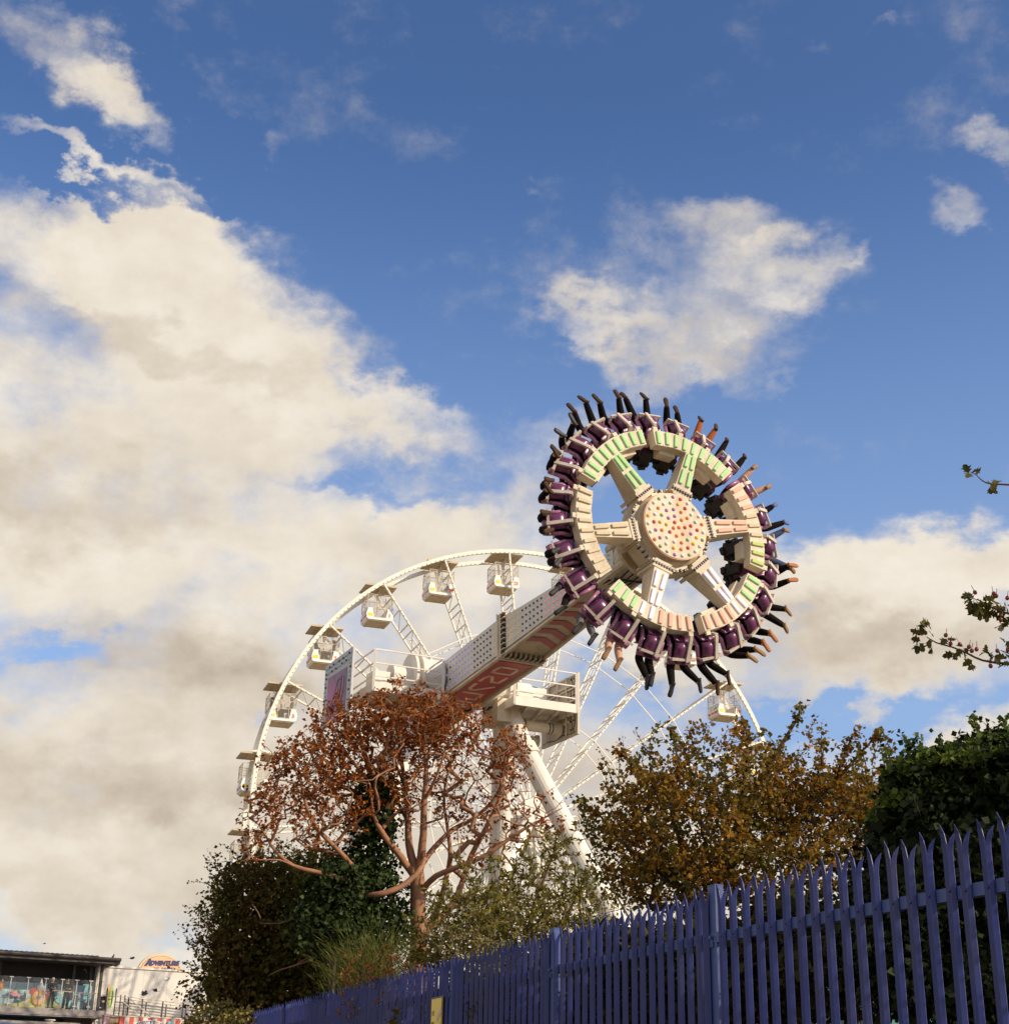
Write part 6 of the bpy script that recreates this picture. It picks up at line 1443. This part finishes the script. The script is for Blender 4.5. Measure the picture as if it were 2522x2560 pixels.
# ramp railing
ramp = thing('ramp_railing', 'steel ramp railing with dark posts in front of the white building', 'railing', bb(10, .4, 5.7))
for dp, off in ((.1, 0), (1.3, -.06)):
    for s in ((7.35, 8.20, 9.45, 10.70, 12.0) if dp < 1 else (7.7, 8.8, 10.05, 11.3, 12.5)):
        zt = 6.82 - .068 * (s - 7.2) + off; m = MB(); bbox(m, s, s + .07, dp, dp + .05, 5.62 - (.03 if dp < 1 else 0), zt); m.build('post', DARKSTEEL, ramp)
    for q in (0, .16, .32, .48, .64):
        m = MB(); m.tube([bb(7.2, dp + .02, 6.82 + off - q), bb(13.2, dp + .02, 6.42 + off - q)], .028 if q == 0 else .016, 6); m.build('rail', CREAM if q == 0 else STEEL, ramp)
m = MB(); m.tube([bb(7.35, -.02, 6.75), bb(8.75, -.02, 5.78)], .03, 6); m.tube([bb(7.05, -.02, 6.5), bb(7.95, -.02, 5.88)], .03, 6); m.build('stair_rail', CREAM, ramp)
for s in (6.02, 6.55, 6.85, 7.1):
    m = MB(); bbox(m, s, s + .06, .05, .10, 5.72, 7.25 if s < 6.6 else 6.9); m.build('post', DARKSTEEL, ramp)
m = MB(); m.tube([bb(5.6, .05, 6.82), bb(7.1, .05, 6.78), bb(7.2, .05, 6.7), bb(7.25, .05, 5.85)], .025, 6); m.build('rail', STEEL, ramp)
# birds
PIG = mat('dark_grey_plumage', (.05, .045, .04), .7, var=.3); GUL = mat('white_plumage', (.75, .72, .68), .7)
def bird(px, py, dist, yaw, flap, mm, lb, perched=False, k=1.0):
    k *= .8; o = at(px, py, dist); c, s_ = math.cos(R(yaw)), math.sin(R(yaw)); F = V((c, s_, .15)).normalized(); S = V((-s_, c, 0)); U = F.cross(S)
    if perched: F = V((c * .5, s_ * .5, .85)).normalized(); U = F.cross(S)
    t = thing('pigeon' if mm is PIG else 'gull', lb, 'bird', o, 'birds around the white building')
    m = MB(); m.ball(o, (.16 * k, .065 * k, .07 * k), 10, 7, 0, (F, S, U)); m.ball(o + F * .17 * k + U * .03 * k, .045 * k, 8, 6); m.tube([o + F * .2 * k + U * .03 * k, o + F * .26 * k + U * .02 * k], [.015 * k, .003], 5)
    m.add([o - F * .12 * k + S * .03, o - F * .12 * k - S * .03, o - F * .32 * k - S * .07 * k, o - F * .32 * k + S * .07 * k, o - F * .2 * k + U * .02], [(0, 1, 4), (1, 2, 4), (2, 3, 4), (3, 0, 4), (3, 2, 1, 0)])
    b = m.build('body', mm, t, smooth=True)
    for sd in (-1, 1):
        m = MB(); W = (S * sd * math.cos(R(flap)) + Z * math.sin(R(flap))) if not perched else (S * sd * .3 - F * .9).normalized()
        l = .36 * k if not perched else .26 * k; r = o + S * sd * .05 * k
        p = [r + F * .08 * k, r + W * l * .5 + F * .10 * k + Z * .03, r + W * l - F * .03 * k, r + W * l * .55 - F * .10 * k, r - F * .09 * k]
        m.add(p + [q - U * .012 for q in p], [(0, 1, 2, 3, 4), (9, 8, 7, 6, 5), (0, 5, 6, 1), (1, 6, 7, 2), (2, 7, 8, 3), (3, 8, 9, 4), (4, 9, 5, 0)]); m.build('wing', mm, t)
bird(283, 2392, 94, 20, 0, PIG, 'pigeon perched on the right end of the cafe roof', True)
bird(331, 2396, 90, 30, 20, PIG, 'pigeon flying in the sky between the cafe roof and the oval sign', k=.9)
bird(290, 2414, 90, 35, 40, PIG, 'pigeon landing just under the right end of the cafe roof', k=1.1)
bird(361, 2486, 85, 30, 35, PIG, 'largest of the flying pigeons, low in front of the white wall', k=1.25)
bird(389, 2477, 90, 200, 25, PIG, 'smaller dark pigeon right of the largest one in front of the white wall')
bird(419, 2450, 90, 40, 30, GUL, 'white bird flying high in front of the white wall')
bird(555, 2476, 88, 60, -50, GUL, 'white bird beside the dark hedge')
bird(213, 2424, 93, 100, -60, PIG, 'dark bird flying in the shade under the cafe roof', k=.9)
bird(112, 2359, 120, 20, 10, PIG, 'tiny bird alone in the sky above the cafe roof', k=.7)
# teal building behind the hawthorn and ivy
TW = mat('teal_cladding', (.10, .30, .26), .6, var=.08); TR = mat('grey_green_roof', (.16, .24, .22), .6)
o = at(1900, 2300, 26); t = thing('teal_building', 'low teal clad building glimpsed through the hawthorn and palings', 'building', (o.x, o.y, 0))
m = MB(); m.abox(o.x - 2.5, o.x + 7, o.y, o.y + 6, 0, 3.6); wl = m.build('wall', TW, t)
m = MB(); m.prism([(-.4, 0), (6.4, 0), (6.4, .1), (3, .8), (-.4, .1)], (o.x - 2.8, o.y, 3.604), (0, 1, 0), (0, 0, 1), (10.1, 0, 0)); m.build('roof', TR, t)
for x in (-1.5, .8, 3.5):
    m = MB(); m.abox(o.x + x, o.x + x + 1.2, o.y - .05, o.y - .004, 1.6, 3.2); fr = m.build('window', CREAM, wl); m = MB(); m.abox(o.x + x + .08, o.x + x + 1.12, o.y - .07, o.y - .054, 1.68, 3.12); m.build('pane', mat('dark_pane', (.03, .05, .05), .1), fr)
# pavement and bank
m = MB(); a = [p for p in FNODES]; n = len(a); L0 = [V((p.x - 4.5, p.y - 1.6, .03)) for p in a]; L1 = [V((p.x - .3, p.y - .1, .03)) for p in a]
for i in range(n - 1): m.add([L0[i], L1[i], L1[i + 1], L0[i + 1]], [(0, 1, 2, 3)])
tag(m.build('pavement', TARMAC), kind='structure')
m = MB()
for i in range(n - 1): 
    p0, p1 = a[i], a[i + 1]; x = V((.35, .12, 0)); y = V((3.2, 1.2, 0))
    m.add([p0 + V((-.1, 0, .008)), p1 + V((-.1, 0, .008)), p1 + x + Z * .4, p0 + x + Z * .4, p1 + y + Z * .9, p0 + y + Z * .9, p1 + y * 3 + Z * .008, p0 + y * 3 + Z * .008], [(0, 3, 2, 1), (3, 5, 4, 2), (5, 7, 6, 4)])
tag(m.build('earth_bank', mat('leaf_litter_soil', (.06, .04, .02), .95, var=.4, scale=3)), kind='structure')
# ------------------------------------------------------------------ tidy
for o in bpy.data.objects:
    if '_m' in o.keys(): del o['_m']
bpy.context.view_layer.update()
